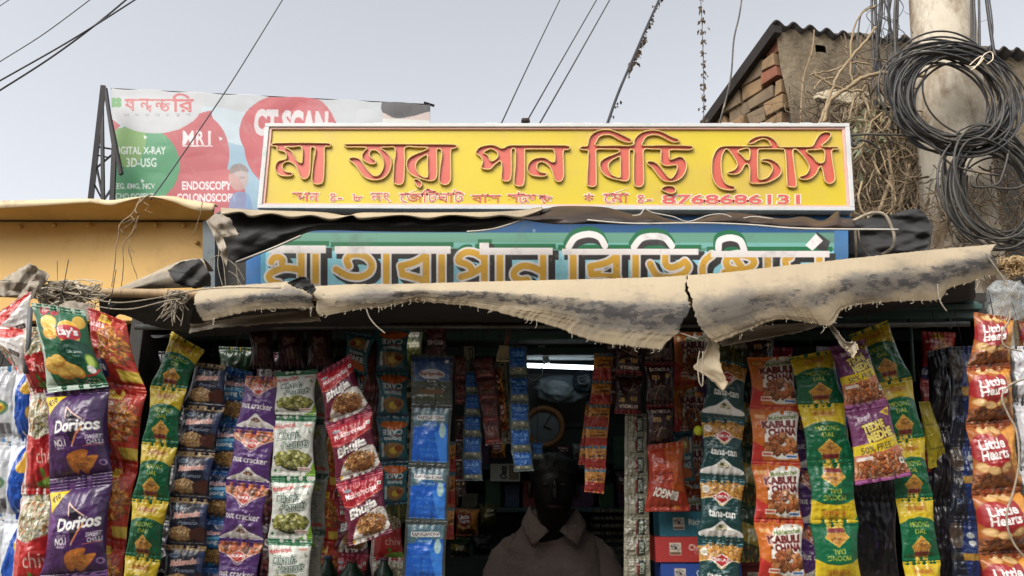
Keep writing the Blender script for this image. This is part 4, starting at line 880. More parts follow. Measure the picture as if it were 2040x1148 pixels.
drape([(196, 590), (250, 590), (320, 588), (392, 588)], [(202, 640), (222, 654), (238, 626), (300, 648), (376, 664)], 1.81, 1.95, 80, 20, 47, BLACKT, 'hanging_sheet', awn, .02, lambda u, v: np.clip(.9 - v * 1.5, 0, 1))
tangle('twine_lashing', awn, 2022, 530, 1.78, 34, 22, 70, .0008, TWINE, 43, .6); tangle('twine_lashing', awn, 2030, 560, 1.77, 30, 40, 24, .0008, TWINE, 44, .4)
g = Geo()
for pts in ([(150, 590), (230, 603), (300, 596), (420, 575), (560, 574)], [(165, 596), (200, 612), (260, 616), (330, 600), (360, 596)], [(1868, 566), (1870, 590), (1876, 606), (1886, 620)], [(1963, 503), (1985, 535), (2005, 565), (2012, 600), (2005, 640)], [(730, 616), (736, 632), (748, 648), (767, 664)],
            [(2030, 560), (2000, 600), (1992, 625), (1999, 640)], [(1296, 640), (1330, 655), (1392, 676)], [(1394, 700), (1390, 725), (1393, 760), (1400, 765), (1400, 700)]):
    g.tube(PV(*cr(np.c_[pts, np.full(len(pts), 1.71)], 8).T), .0016, 5)
build('loose_cord', g, ROPE, awn)
g = Geo()
for s_ in range(3):
    sp_ = [[(40, 600), (10, 560), (60, 530), (95, 545), (70, 590)], [(0, 560), (40, 540), (120, 560), (60, 620), (10, 640)], [(70, 540), (110, 575), (150, 600), (200, 630), (170, 590)]][s_]
def crumple(name, root, pts, Y, m, seed, amp=.02, nn=26):
    q = np.random.default_rng(seed); p = np.array(pts, float); c0 = p.mean(0); ring_ = resample(np.r_[p, p[:1]], 41)[:40] + q.normal(0, .9, (40, 2)); t = np.linspace(0, 1, nn)[:, None, None]
    G = c0 + (ring_[None] - c0) * t; Yd = Y + amp * 1.6 * creases(G[..., 0], G[..., 1], seed, 6, 14, 50) - .006 * (1 - t[..., 0] ** 2)
    G3 = PV(G[..., 0], G[..., 1], Yd); G3 = np.concatenate([G3, G3[:, :1]], 1); return sheet(name, G3, m, root, dv(G3, lambda u, v: .3 + 0 * v))
crumple('crumpled_sheet', awn, [(0, 560), (40, 535), (62, 524), (95, 548), (80, 575), (40, 590), (0, 590)], 1.76, GREYT, 51)
crumple('crumpled_sheet', awn, [(15, 620), (60, 560), (78, 535), (100, 548), (70, 590), (30, 625)], 1.72, GREYT, 52)
crumple('crumpled_sheet', awn, [(105, 612), (140, 600), (180, 606), (190, 630), (160, 645), (120, 632)], 1.69, GREYT, 53, .01)

# the second rolled sheet, left, running back on its own pole
sr = thing('rolled_sheet', 'short rolled cream sheet slanting up to the yellow fascia, its black inside showing', 'tarpaulin', P(320, 560, 1.95))
G = coons([(236, 574), (300, 546), (360, 520), (404, 515)], [(262, 580), (320, 575), (380, 573), (420, 570)], [(236, 574), (240, 579), (262, 580)], [(404, 515), (414, 540), (420, 570)], 60, 24)
G3 = roll(G, 1.95, .05, seed=61); sheet('rolled_edge', G3, CREAM, sr, dv(G3, lambda u, v: .4 + 0 * v))
crumple('black_lining', sr, [(335, 540), (360, 522), (400, 515), (418, 545), (420, 572), (385, 574), (350, 565)], 1.87, BLACKT, 62, .015)

# ------------------------------------------------------------------ black tarpaulin and tin under the yellow sign
up = thing('upper_tarpaulin', 'black tarpaulin with pale folded edge drooping under the yellow sign', 'tarpaulin', P(760, 460, 2.1))
drape([(425, 430), (440, 421), (480, 422), (520, 425), (640, 430), (800, 428), (1000, 425), (1070, 417), (1105, 414)], [(430, 440), (446, 490), (470, 524), (520, 505), (600, 468), (640, 459), (750, 461), (900, 462), (960, 460), (1020, 446), (1085, 425)], 2.2, 2.18, 200, 40, 71, BLACKT, 'drooping_sheet', up, .015, lambda u, v: np.clip(1.4 - v * 9, 0, 1) + np.clip((v - .93) * 9, 0, 1) * .9)
drape([(440, 414), (470, 416), (520, 419), (640, 423), (690, 430), (720, 424), (800, 424), (1000, 422), (1080, 412)], [(440, 432), (480, 424), (500, 434), (540, 427), (580, 436), (620, 431), (660, 440), (700, 429), (720, 438), (800, 430), (850, 438), (900, 430), (960, 436), (1000, 431), (1040, 436), (1080, 420)], 2.22, 2.12, 160, 8, 72, CREAM, 'folded_edge', up, .008)
CREAM_H = mat('pale hem', (190, 184, 172), (160, 154, 144), 30, .6)
g = Geo(); g.tube(PV(*cr([(470, 523, 2.13), (540, 496, 2.13), (600, 470, 2.13)], 8).T), .0035, 6); build('pale_hem', g, CREAM_H, up)
g = Geo(); g.tube(PV(*cr([(930, 462, 2.13), (980, 457, 2.13), (1030, 442, 2.13), (1075, 424, 2.13)], 8).T), .003, 6); build('pale_hem', g, CREAM_H, up)
g = Geo(); g.tube(PV(*cr([(1260, 430, 2.1), (1275, 428, 2.1), (1285, 417, 2.1), (1300, 424, 2.1), (1340, 432, 2.1), (1371, 442, 2.1), (1410, 430, 2.1), (1440, 427, 2.1), (1470, 437, 2.1), (1500, 432, 2.1), (1540, 437, 2.1)], 6).T), .0022, 5); build('pale_hem', g, CREAM_H, up)
crumple('torn_corner', up, [(412, 440), (432, 425), (455, 432), (478, 470), (440, 476), (455, 500), (452, 535), (440, 500), (425, 470)], 2.05, GREYT, 73, .02)
tinr = thing('tin_awning', 'dark wavy tin strip under the right half of the yellow sign', 'tin sheet', P(1380, 450, 2.15))
drape([(1040, 433), (1080, 421), (1105, 412), (1160, 411), (1210, 414), (1260, 427), (1290, 422), (1330, 436), (1372, 442), (1410, 433), (1450, 424), (1500, 428), (1560, 436), (1600, 432), (1640, 440), (1668, 421), (1675, 434), (1700, 436)], [(1040, 437), (1080, 444), (1120, 447), (1180, 446), (1260, 448), (1330, 447), (1400, 443), (1500, 447), (1560, 452), (1620, 456), (1660, 459), (1705, 458)], 2.2, 2.08, 220, 16, 81, TIN, 'wavy_sheet', tinr, .02, cell=9)
drape([(1170, 437), (1260, 444), (1400, 443), (1500, 447), (1600, 454), (1790, 456)], [(1170, 440), (1260, 447), (1400, 446), (1500, 450), (1600, 458), (1790, 459)], 2.075, 2.07, 100, 4, 82, CREAM_H, 'sheet_edge', tinr, .001)
bt = thing('black_sheet', 'black tarpaulin hanging at the right end of the sign in front of the brick wall', 'tarpaulin', P(1780, 500, 2.2))
drape([(1690, 436), (1720, 438), (1750, 424), (1775, 428), (1800, 420), (1835, 419), (1858, 452)], [(1690, 560), (1740, 550), (1780, 540), (1800, 530), (1830, 520), (1850, 500), (1858, 452)], 2.2, 2.16, 80, 40, 83, BLACKT, 'hanging_sheet', bt, .028, belly=.004)
g = Geo(); g.tube(PV(*cr([(1700, 440, 2.1), (1735, 425, 2.1), (1762, 428, 2.1), (1775, 450, 2.1), (1782, 475, 2.1), (1776, 495, 2.1), (1755, 508, 2.1)], 8).T), .0045, 7); g.tube(PV(*cr([(1710, 460, 2.1), (1715, 485, 2.1), (1732, 512, 2.1)], 8).T), .002, 5); g.tube([P(1703, 458, 2.15), P(1706, 520, 2.15)], .004, 5); build('cord', g, ROPE, bt)
# ------------------------------------------------------------------ yellow neighbour, left
OCH = mat('ochre painted sheet', (226, 184, 108), (214, 168, 88), 2.2, .5, dirt=(170, 126, 68), dscale=3, dlo=.5, dhi=.8, bmp=.06)
OCHL = mat('pale ochre painted lip', (206, 184, 146), (188, 164, 124), 5, .6, dirt=(120, 96, 70), dscale=9)
nb = thing('neighbouring_stall', 'ochre yellow fascia and curved metal canopy of the stall on the left', 'stall', P(150, 575, 2.6))
g = Geo(); A = [P(-160, 436, 2.6), P(408, 440, 2.6), P(408, 640, 2.6), P(-160, 640, 2.6)]; g.hexa(A, [[a[0], a[1] + .05, a[2]] for a in A]); build('fascia', g, OCH, nb, False, bevel=.004)
a = resample(cr([(-160, 404), (0, 402), (90, 400), (180, 398), (220, 401), (260, 396), (300, 393), (345, 393), (375, 400), (428, 408)], 5), 120); b = resample(cr([(-160, 436), (0, 440), (200, 441), (425, 440)], 4), 120)
v = np.linspace(0, 1, 12)[:, None]; G = a[None] * (1 - v)[..., None] + b[None] * v[..., None]; Yd = 2.46 + .14 * v ** .7; G3 = PV(G[..., 0], G[..., 1], Yd + 0 * G[..., 0])
sheet('canopy', G3, OCH, nb, dv(G3), .003)
lipT = a - [0, 1.2]; W1 = PV(lipT[:, 0], lipT[:, 1], 2.457); W2 = W1 + [0, -.006, 0] - np.c_[0 * a[:, 0], 0 * a[:, 0], np.interp(a[:, 0], [-160, 0, 100, 180, 230, 285, 310, 345, 400, 428], [20, 17, 13, 9, 12, 2, 3, 12, 21, 15]) * 2.46 / FPX * 1.05]
sheet('canopy_lip', np.array([W1 + [0, .03, .001], W1, W2]), OCHL, nb, np.zeros((3, 120)), .003)
g = Geo(); g.tube([P(-160, 440, 2.592), P(100, 441, 2.592), P(408, 441, 2.592)], .003, 5); build('rust_seam', g, TIN, nb)
g = Geo()
for x, y in ((40, 452), (108, 449), (178, 449), (310, 449), (366, 449), (392, 483)): g.tube([P(x, y, 2.597), P(x, y, 2.588)], [.009, .006], 12); g.tube([P(x, y, 2.589), P(x, y, 2.58)], .0035, 8)
build('bolt', g, OCH, nb)
g = Geo(); A = [P(-400, 560, 2.68), P(404, 560, 2.68)]; g.box(A[0][0], A[1][0], 2.68, 2.72, 0, A[0][2] + .05); build('inner_wall', g, DARKWOOD, nb, False)
gp = thing('corner_post', 'grey corner post with hanging threads between the ochre fascia and the blue sign', 'post', P(440, 600, 2.5))
g = Geo(); A = [P(404, 440, 2.5), P(428, 440, 2.5), P(428, 660, 2.5), P(404, 660, 2.5)]; g.hexa(A, [[a[0], a[1] + .05, a[2]] for a in A]); build('shaft', g, mat('grey blue post paint', (104, 112, 116), (86, 94, 98), 6, .6, dirt=(50, 48, 46), dscale=6), gp, False)
g = Geo(); A = [P(429, 430, 2.55), P(494, 430, 2.55), P(494, 660, 2.55), P(429, 660, 2.55)]; g.hexa(A, [[a[0], a[1] + .04, a[2]] for a in A]); build('dark_board', g, DARKWOOD, gp, False)
g = Geo()
for pts in ([(428, 470), (436, 500), (434, 530), (444, 572)], [(440, 505), (446, 530), (450, 572)], [(455, 540), (472, 552), (490, 590)], [(420, 540), (425, 515), (440, 510), (470, 530), (488, 560)], [(470, 520), (474, 560), (478, 574)], [(416, 572), (419, 520), (428, 512)]):
    g.tube(PV(*cr(np.c_[pts, np.full(len(pts), 2.3)], 6).T), .0016, 4)
build('loose_threads', g, ROPE, gp)
# dry twigs hanging over the canopy
TWIG = mat('dry twig', (120, 98, 74), (158, 136, 106), 30, .9)
g = Geo(); q = np.random.default_rng(12)
def twig(g, pts, Y, r0=.0025, n=5, wob=1.2, q=q):
    p = cr(pts, n); p = p + q.normal(0, wob, p.shape) * .4; g.tube(PV(p[:, 0], p[:, 1], np.full(len(p), Y) + q.normal(0, .003, len(p))), np.linspace(r0, r0 * .5, len(p)), 5)
for pts in ([(300, 388), (280, 402), (262, 428), (240, 446), (236, 470), (230, 500), (228, 530), (223, 572)], [(280, 395), (270, 420), (276, 432), (262, 465), (245, 490), (246, 530), (242, 570)], [(262, 430), (272, 450), (258, 470)], [(236, 455), (248, 466), (240, 460)], [(258, 500), (262, 520), (270, 545), (277, 565)], [(258, 480), (256, 505), (262, 498), (268, 505)], [(280, 400), (296, 410), (290, 420), (304, 424)], [(240, 446), (258, 440), (270, 436), (255, 450), (246, 456)], [(403, 402), (398, 430), (384, 470)], [(114, 520), (115, 570)]):
    twig(g, pts, 2.40, .003 if len(pts) > 5 else .0018)
tag(build('dry_creeper', g, TWIG), 'thin dry creeper stems dangling in front of the ochre fascia', 'dry creeper')

# ------------------------------------------------------------------ hoarding behind
c = Cv(215, 165, 870, 440, 660, (178, 196, 206), ss=2)
c.poly([(215, 165), (870, 165), (870, 250), (700, 245), (560, 240), (440, 215), (215, 200)], (176, 180, 184)); c.poly([(440, 280), (520, 300), (640, 290), (860, 300), (860, 440), (440, 440)], (120, 164, 190), .8)
c.ell(392, 306, 65, 80, (186, 60, 66)); c.ell(430, 398, 60, 66, (190, 64, 70)); c.rect(300, 398, 432, 440, (188, 62, 68)); c.poly([(300, 265), (345, 240), (420, 220), (440, 300), (420, 380), (300, 420)], (186, 60, 66))
c.ell(272, 330, 86, 80, (44, 138, 78)); c.rect(215, 330, 330, 440, (46, 140, 80)); c.poly([(215, 262), (290, 262), (270, 330), (220, 320)], (120, 160, 60), .8, smooth=3); c.poly([(215, 232), (240, 250), (228, 262), (215, 268)], (186, 60, 60))
c.ell(308, 200, 98, 66, (182, 184, 186)); c.ell(584, 250, 82, 66, (188, 50, 58)); c.ell(584, 290, 97, 96, (188, 50, 58))
c.ell(574, 262, 97, 75, (188, 50, 58)); c.rect(500, 250, 520, 300, (188, 50, 58))
c.text('M', 375, 275, 22, 28, (226, 214, 214), .02); c.text('R', 399, 275, 16, 28, (226, 214, 214), .02); c.rect(415, 261, 420, 289, (226, 214, 214)); c.rect(364, 290, 424, 292, (226, 214, 214))
c.text("DIGITAL X-RAY", 278, 300, 105, 15, (214, 222, 214), .02); c.text("3D-USG", 282, 324, 60, 18, (214, 222, 214), .02); c.text("EEG, EMG, NCV", 268, 372, 82, 13, (214, 222, 214), .02); c.text("ECHO DOPPLER", 268, 391, 86, 12, (214, 222, 214), .02)
c.text("ENDOSCOPY", 412, 370, 98, 17, (230, 216, 216), .03); c.text("COLONOSCOPY", 412, 394, 120, 17, (230, 216, 216), .03)
c.text("CT SCAN", 580, 246, 148, 54, (205, 196, 196), .06, 0, -2); 
RB = (190, 60, 60)
c.text("ধ", 260, 209, 22, 24, RB, .02); c.text("ন", 288, 208, 20, 22, RB, .02); c.text("ব", 297, 217, 12, 14, RB, .02); c.text("ন", 318, 208, 20, 20, RB, .02); c.text("ত", 328, 214, 22, 16, RB, .02); c.text("ির", 364, 205, 44, 38, RB, .02); c.rect(248, 198, 386, 201, RB)
for i, ch in enumerate(["ডা", "য়া", "গ", "ন", "স্টি", "ক", "স"]): c.text(ch, 252 + i * 20.5, 230, 9, 6, (120, 120, 124), .0)
for dx, dy in ((-5, -4), (5, -4), (-5, 5), (5, 5)): c.ell(231 + dx, 204 + dy, 6, 5.5, (80, 150, 74))
for x, y, k in ((290, 273, 1), (440, 276, 1), (284, 360, 1)): c.poly([(x - 4, y - 4), (x + 4, y), (x - 2, y + 5)], (222, 226, 224))
c.poly([(760, 205), (772, 196), (860, 206), (858, 224), (820, 232), (790, 236), (762, 226)], (44, 40, 42), smooth=2); c.poly([(762, 224), (790, 238), (822, 232), (856, 222), (856, 260), (762, 260)], (196, 170, 160)); c.poly([(762, 236), (856, 240), (856, 264), (762, 264)], (206, 208, 200))
c.ell(475, 354, 20, 26, (176, 140, 128), .8); c.poly([(455, 344), (462, 331), (476, 326), (490, 331), (496, 344), (480, 340), (464, 346)], (120, 100, 94), .8, smooth=2); c.ell(482, 354, 7, 3, (140, 104, 96), .6); c.poly([(458, 400), (468, 384), (490, 384), (500, 400), (500, 440), (458, 440)], (96, 136, 190), .8, smooth=3)
r_ = np.random.default_rng(8)
for i in range(40):
    x, y = r_.uniform(230, 850), r_.uniform(180, 420); l = r_.uniform(10, 50); c.stroke([(x, y), (x + l * .6, y + l)], 1.2, (215, 220, 222), .18, smooth=0)
hd = thing('hoarding', 'large torn medical hoarding with red and green circles reading MRI and ENDOSCOPY', 'hoarding', P(540, 440, 4.8))
c.a = c.a * .78 + np.array([186., 190, 194]) * .13; Cc = c.done(); ny, nx = Cc.shape[:2]; u = np.linspace(0, 1, nx)[None, :]; v = np.linspace(0, 1, ny)[:, None]
topl = np.interp(u, [0, .5, 1], [176, 192, 208]); PX = 222 + (857 - 222) * u + 4 * v * (1 - u) ; PY = topl * (1 - v) + 440 * v + 1.5 * np.sin(u * 40) * (1 - v)
# keep the print where it was measured: sample the drawing at each sheet point
ix = np.clip(((PX - 215) / 655 * nx).astype(int), 0, nx - 1) * np.ones_like(PY).astype(int); iy = np.clip(((PY - 165) / 275 * ny).astype(int), 0, ny - 1)
Cb = Cc[iy, ix]; G3 = PV(PX + 0 * PY, PY, 4.8 + .004 * vnoise(ny, nx, 90, 3, True) + .012 * vnoise(ny, nx, 260, 4))
g = Geo(); g.grid(G3, Cb.reshape(-1, 3)); o = build('printed_sheet', g, VINYL, hd); s = o.modifiers.new('t', 'SOLIDIFY'); s.thickness = .002
STEEL = mat('dark painted steel', (30, 28, 30), (44, 40, 40), 12, .5, .4)
g = Geo()
def bar(g, a, b, Y, w_, Yb=None):
    A = np.array(P(*a, Y)); B = np.array(P(*b, Yb or Y)); g.tube([A, B], w_ * Y / FPX * .5, 4)
for a, b, w_ in (((206, 172), (176, 440), 14), ((204, 176), (196, 250), 8), ((210, 176), (228, 300), 9), ((228, 290), (222, 440), 13), ((222, 250), (241, 348), 9), ((207, 172), (243, 346), 7), ((190, 292), (228, 298), 5), ((187, 308), (216, 314), 4), ((186, 340), (226, 306), 5), ((190, 320), (206, 400), 5), ((184, 360), (206, 402), 4), ((206, 400), (226, 370), 5), ((203, 200), (206, 440), 9)):
    bar(g, a, b, 4.65, w_)
build('lattice_mast', g, STEEL, hd, False)
g = Geo(); bar(g, (851, 205), (851, 300), 4.83, 7); bar(g, (222, 177), (862, 209), 4.84, 4); bar(g, (845, 205), (865, 211), 4.8, 8); bar(g, (222, 250), (858, 262), 4.86, 5); bar(g, (222, 400), (858, 400), 4.9, 5); build('support_frame', g, STEEL, hd, False)
g = Geo()
for x, yb in ((200, 3.0), (851, 3.0)): g.tube([P(x, 400, 4.85), [P(x, 400, 4.85)[0], 4.85, 0]], .03, 8)
build('leg', g, STEEL, hd)

# ------------------------------------------------------------------ brick and plaster house, right
bh = thing('brick_house', 'old house with crumbling brick side, cement plastered front and corrugated tin roof', 'house', (2.2, 4.6, 0))
BRK = [mat('brick ochre', (150, 122, 88), (116, 94, 70), 14, .95, bmp=.6, bscale=60, dirt=(88, 76, 62), dscale=9), mat('brick red', (138, 88, 66), (108, 66, 52), 14, .95, bmp=.6, bscale=60, dirt=(96, 74, 60), dscale=9), mat('brick grey', (126, 108, 84), (100, 86, 70), 14, .95, bmp=.6, bscale=60, dirt=(66, 58, 50), dscale=9)]
PLA = mat('weathered cement plaster', (134, 120, 98), (106, 94, 76), 3, .95, bmp=1, bscale=18, bdist=.02, dirt=(62, 54, 44), dscale=3.5, dlo=.48, dhi=.68)
MORT = mat('mud mortar', (84, 72, 58), (60, 52, 44), 12, .95, bmp=.5)
CY, CXp = 3.6, 1582.0
cor = np.array(P(CXp, 400, CY)); far = np.array(P(1412, 400, 4.15)); cor[2] = far[2] = 0; dirS = far - cor; LS = np.linalg.norm(dirS); dirS /= LS
rgt = np.array(P(2150, 400, 4.3)); rgt[2] = 0; dirF = rgt - cor; LF = np.linalg.norm(dirF); dirF /= LF
zc = P(1560, 58, CY)[2]; zfar = P(1414, 262, 4.15)[2]
nS = np.array([-dirS[1], dirS[0], 0]); nS = nS if nS[0] < 0 else -nS
nF = np.array([-dirF[1], dirF[0], 0]); nF = nF if nF[1] < 0 else -nF
g = Geo(); g.add([cor - nS * .05, far - nS * .05, far - nS * .05 + [0, 0, zfar], cor - nS * .05 + [0, 0, zc]], [(0, 1, 2, 3)]); build('side_wall_core', g, MORT, bh, False)
g = Geo(); q = np.random.default_rng(33); row = 0; z = 1.5
while z < zc:
    h_ = .085 * q.uniform(.8, 1.2); s_ = -.02 + (row % 2) * -.1
    while s_ < LS:
        l = .19 * q.uniform(.7, 1.3); smid = max(0, s_ + l / 2); zr = zc + (zfar - zc) * smid / LS
        if z + h_ * .6 < zr:
            a0, a1 = max(0, s_) + .006, s_ + l - .008; zt = min(z + h_ - .012, zr); d = q.uniform(-.02, .02)
            if a1 > a0 + .02:
                cs = [(a0, z), (a1, z), (a1, zt), (a0, zt)]; cs = [(x + q.normal(0, .009), y_ + q.normal(0, .007)) for x, y_ in cs]
                Fp = [cor + dirS * x + nS * d + [0, 0, y_] for x, y_ in cs]; Bp = [cor + dirS * x - nS * .06 + [0, 0, y_] for x, y_ in cs]
                g.hexa(Fp, Bp, mi=int(q.choice(3, p=[.42, .30, .28])))
        s_ += l
    z += h_; row += 1
o = build('brick_side', g, BRK, bh, False); b = o.modifiers.new('bevel', 'BEVEL'); b.width = .004; b.segments = 2
# plaster front as a rough sheet
nu, nv = 120, 90; u = np.linspace(0, 1, nu)[None, :, None]; v = np.linspace(0, 1, nv)[:, None, None]
ztop = zc + (P(2150, 112, 4.3)[2] - zc) * u
G3 = cor + dirF * LF * u + np.array([0, 0, 1.0]) * (ztop * (1 - v) + 0 * v); rgh = .018 * vnoise(nv, nu, 12, 44) + .01 * vnoise(nv, nu, 5, 45)
G3 = G3 + nF * (rgh + .02)[..., None]
hole = np.array(P(1632, 90, 3.66)); 
keep = np.linalg.norm((G3 - hole) * [1, .2, 1.3], axis=-1) > .03
g = Geo(); ny, nx = G3.shape[:2]; F = [(r * nx + c_, (r + 1) * nx + c_, (r + 1) * nx + c_ + 1, r * nx + c_ + 1) for r in range(ny - 1) for c_ in range(nx - 1) if keep[r, c_]]
g.add(G3.reshape(-1, 3), F); build('plaster_front', g, PLA, bh)
g = Geo(); g.add([cor - nF * .08, rgt - nF * .08, rgt - nF * .08 + [0, 0, 3.0], cor - nF * .08 + [0, 0, zc - .05]], [(0, 1, 2, 3)]); build('wall_core', g, DARKWOOD, bh, False)
# roof: corrugated sheet, its wavy front edge over the plaster, raking edge over the bricks
nu, nv = 260, 10; u = np.linspace(0, 1, nu); e0, e1 = np.array(P(1541, 48, 3.56)), np.array(P(2150, 116, 4.26)); rf = []
for k in range(nv):
    t = k / (nv - 1); L_ = e0 * (1 - u)[:, None] + e1 * u[:, None]; L_ = L_ + np.array(dirS) * LS * 1.07 * t * 1.0 + np.array([0, 0, 1.0]) * (-(zc - zfar) * 1.02 * t)
    L_[:, 2] += .017 * np.sin(u * 2 * math.pi * 21) + .01 * np.sin(u * 17 + 1); rf.append(L_)
ROOF = mat('rusted corrugated sheet', (36, 31, 30), (48, 42, 38), 6, .7, .2, dirt=(62, 50, 42), dscale=5)
o = sheet('corrugated_roof', np.array(rf), ROOF, bh, np.zeros((nv, nu)), .012)
g = Geo(); g.hexa([e0 + [-.015, 0, .0], e0 + [.0, 0, -.05], e0 + [.0, 0, -.05] + dirS * LS * 1.08 + [0, 0, -(zc - zfar) * 1.03], e0 + [-.015, 0, 0] + dirS * LS * 1.08 + [0, 0, -(zc - zfar) * 1.03]], [e0 + [.05, .02, .0], e0 + [.05, .02, -.04], e0 + [.05, .02, -.04] + dirS * LS * 1.08 + [0, 0, -(zc - zfar) * 1.03], e0 + [.05, .02, 0] + dirS * LS * 1.08 + [0, 0, -(zc - zfar) * 1.03]]); build('rake_board', g, ROOF, bh, False)
# rag of tin sheet under the creepers, dark slab for the doorway's shade at the right
lt = thing('tin_lean_to', 'pale crumpled tin scrap jutting out of the creepers on the plaster wall', 'tin scrap', P(1700, 200, 3.4))
a = jag([(1618, 190), (1660, 178), (1720, 183), (1790, 186), (1850, 200)], 1, 40, 91); b = jag([(1622, 200), (1640, 196), (1700, 205), (1750, 208), (1800, 222), (1855, 236)], 1.5, 40, 92)
v = np.linspace(0, 1, 8)[:, None]; G = a[None] * (1 - v)[..., None] + b[None] * v[..., None]; G3 = PV(G[..., 0], G[..., 1], 3.5 - .35 * v + .02 * vnoise(8, 40, 6, 1, True)); sheet('scrap', G3, mat('pale dusty tin', (172, 160, 134), (130, 118, 98), 8, .7, dirt=(80, 70, 58), dscale=6), lt, np.zeros((8, 40)), .004)
dk = thing('dark_opening', 'dark slab painted as the shade of an open bay behind the utility pole', 'doorway', P(2000, 450, 3.5))
g = Geo(); A = [P(1950, 310, 3.58), P(2140, 290, 3.58), P(2140, 620, 3.58), P(1950, 620, 3.58)]; g.hexa(A, [[a[0], a[1] + .08, a[2]] for a in A]); build('shade_slab', g, DARKWOOD, dk, False)  # solid dark slab, coloured as the shade inside an open doorway

# ------------------------------------------------------------------ utility pole with cable coils
PY_ = 3.0; CON = mat('limewashed concrete', (206, 198, 182), (176, 164, 144), 4, .9, bmp=.6, bscale=24, bdist=.006, dirt=(124, 102, 76), dscale=6, dlo=.46, dhi=.64, stretch=(1, 1, .5))
up_ = thing('utility_pole', 'thick concrete utility pole with peeling limewash at the right, black cables running up it', 'utility pole', [P(1925, 600, PY_)[0] + .1, PY_, 0])
a_, b_ = np.array(P(1912, 440, PY_)), np.array(P(1868, -60, PY_)); dz = (b_ - a_) / (b_[2] - a_[2]); p0 = a_ - dz * a_[2]
nz = 90; zz = np.linspace(0, b_[2] + .6, nz); ax = p0 + dz * zz[:, None]; na = 36; an = np.arange(na) / na * 2 * math.pi
R_ = np.interp(zz, [0, a_[2], b_[2]], [.165, .143, .125])[:, None] * (1 + .018 * vnoise(nz, na, 6, 71))
V = np.stack([ax[:, 0][:, None] + R_ * np.cos(an), ax[:, 1][:, None] + R_ * np.sin(an), ax[:, 2][:, None] + 0 * R_], -1); V = np.concatenate([V, V[:, :1]], 1); g = Geo(); g.grid(V, flip=True); build('shaft', g, CON, up_)
g = Geo()
for pts, r in (([(1939, -20), (1941, 40), (1940, 110)], .006), ([(1950, -20), (1951, 40), (1952, 130)], .005), ([(1963, -20), (1972, 50), (1985, 140), (1990, 200)], .007), ([(1934, -20), (1935, 60), (1930, 110)], .004), ([(1970, -10), (1978, 60), (1970, 110)], .003)):
    g.tube(PV(*cr(np.c_[pts, np.full(len(pts), 2.84)], 8).T), r, 7)
CABLE = mat('black cable jacket', (36, 37, 40), (62, 60, 58), 12, .5, dirt=(104, 92, 76), dscale=7, dlo=.5, dhi=.8)
CABLE2 = mat('sun greyed cable jacket', (76, 73, 68), (56, 54, 50), 12, .6, dirt=(140, 124, 100), dscale=7)
build('riser_cable', g, CABLE, up_)
second = thing('stone_post', 'shorter grey stone post standing behind the utility pole', 'post', [P(1965, 600, 3.3)[0], 3.3, 0])
g = Geo(); A = [P(1905, 300, 3.25), P(1968, 302, 3.25)]; x0, x1 = A[0][0], A[1][0]; g.box(x0 + .04, x1 + .03, 3.25, 3.4, 0, A[0][2]); build('post_block', g, PLA, second, False, bevel=.01)
def coil(name, label, cx, cy, ax_, bx_, rot, n, Y, mats_, seed, r=.0046, group='cable coils'):
    root = thing(name, label, 'cable coil', P(cx, cy, Y), group); q = np.random.default_rng(seed)
    gs = [Geo(), Geo()]
    for i in range(n):
        e = i / n; th = np.linspace(0, 2 * math.pi, 72)[:-1]; k1, k2 = q.uniform(0, 6.3, 2)
        A_, B_ = ax_ * q.uniform(.66, 1.02), bx_ * q.uniform(.74, 1.04); ro = rot + q.normal(0, .2)
        ox, oy = q.normal(0, ax_ * .09) - (A_ - ax_) * .9 * math.cos(ro) * q.uniform(-.2, 1), q.normal(0, bx_ * .08) - (A_ - ax_) * .6 * math.sin(ro)
        x = A_ * np.cos(th) * (1 + .025 * np.sin(2 * th + k1) + .02 * np.sin(3 * th + k2)); y = B_ * np.sin(th) * (1 + .03 * np.sin(2 * th + k2))
        X = cx + ox + x * math.cos(ro) - y * math.sin(ro); Yp = cy + oy + x * math.sin(ro) + y * math.cos(ro)
        dd = Y + q.uniform(-.05, .05) + .03 * np.sin(th + k1)
        gs[0 if q.uniform() < .72 else 1].tube(PV(X, Yp, dd), r * q.uniform(.75, 1.1), 8, True)
    build('cable_loops', gs[0], mats_[0], root); build('dusty_loops', gs[1], mats_[1], root)
    return root
c1 = coil('cable_coil', 'big coil of black cable hung round the concrete pole, tied with white wire', 1892, 190, 138, 102, .48, 40, 2.72, (CABLE, CABLE2), 5)
g = Geo()
for pts in ([(1932, 130), (1945, 118), (1956, 112), (1950, 126), (1934, 140)], [(1940, 138), (1952, 122), (1962, 108), (1975, 104), (1978, 118), (1966, 128)], [(1934, 134), (1948, 130), (1960, 116)]): g.tube(PV(*cr(np.c_[pts, np.full(len(pts), 2.64)], 8).T), .0022, 5)
build('tie_wire', g, SMW, c1)
coil('cable_coil', 'lower coil of grey black cable drooping below the big coil beside the pole', 1985, 375, 128, 92, 1.0, 22, 2.70, (CABLE2, CABLE), 9)

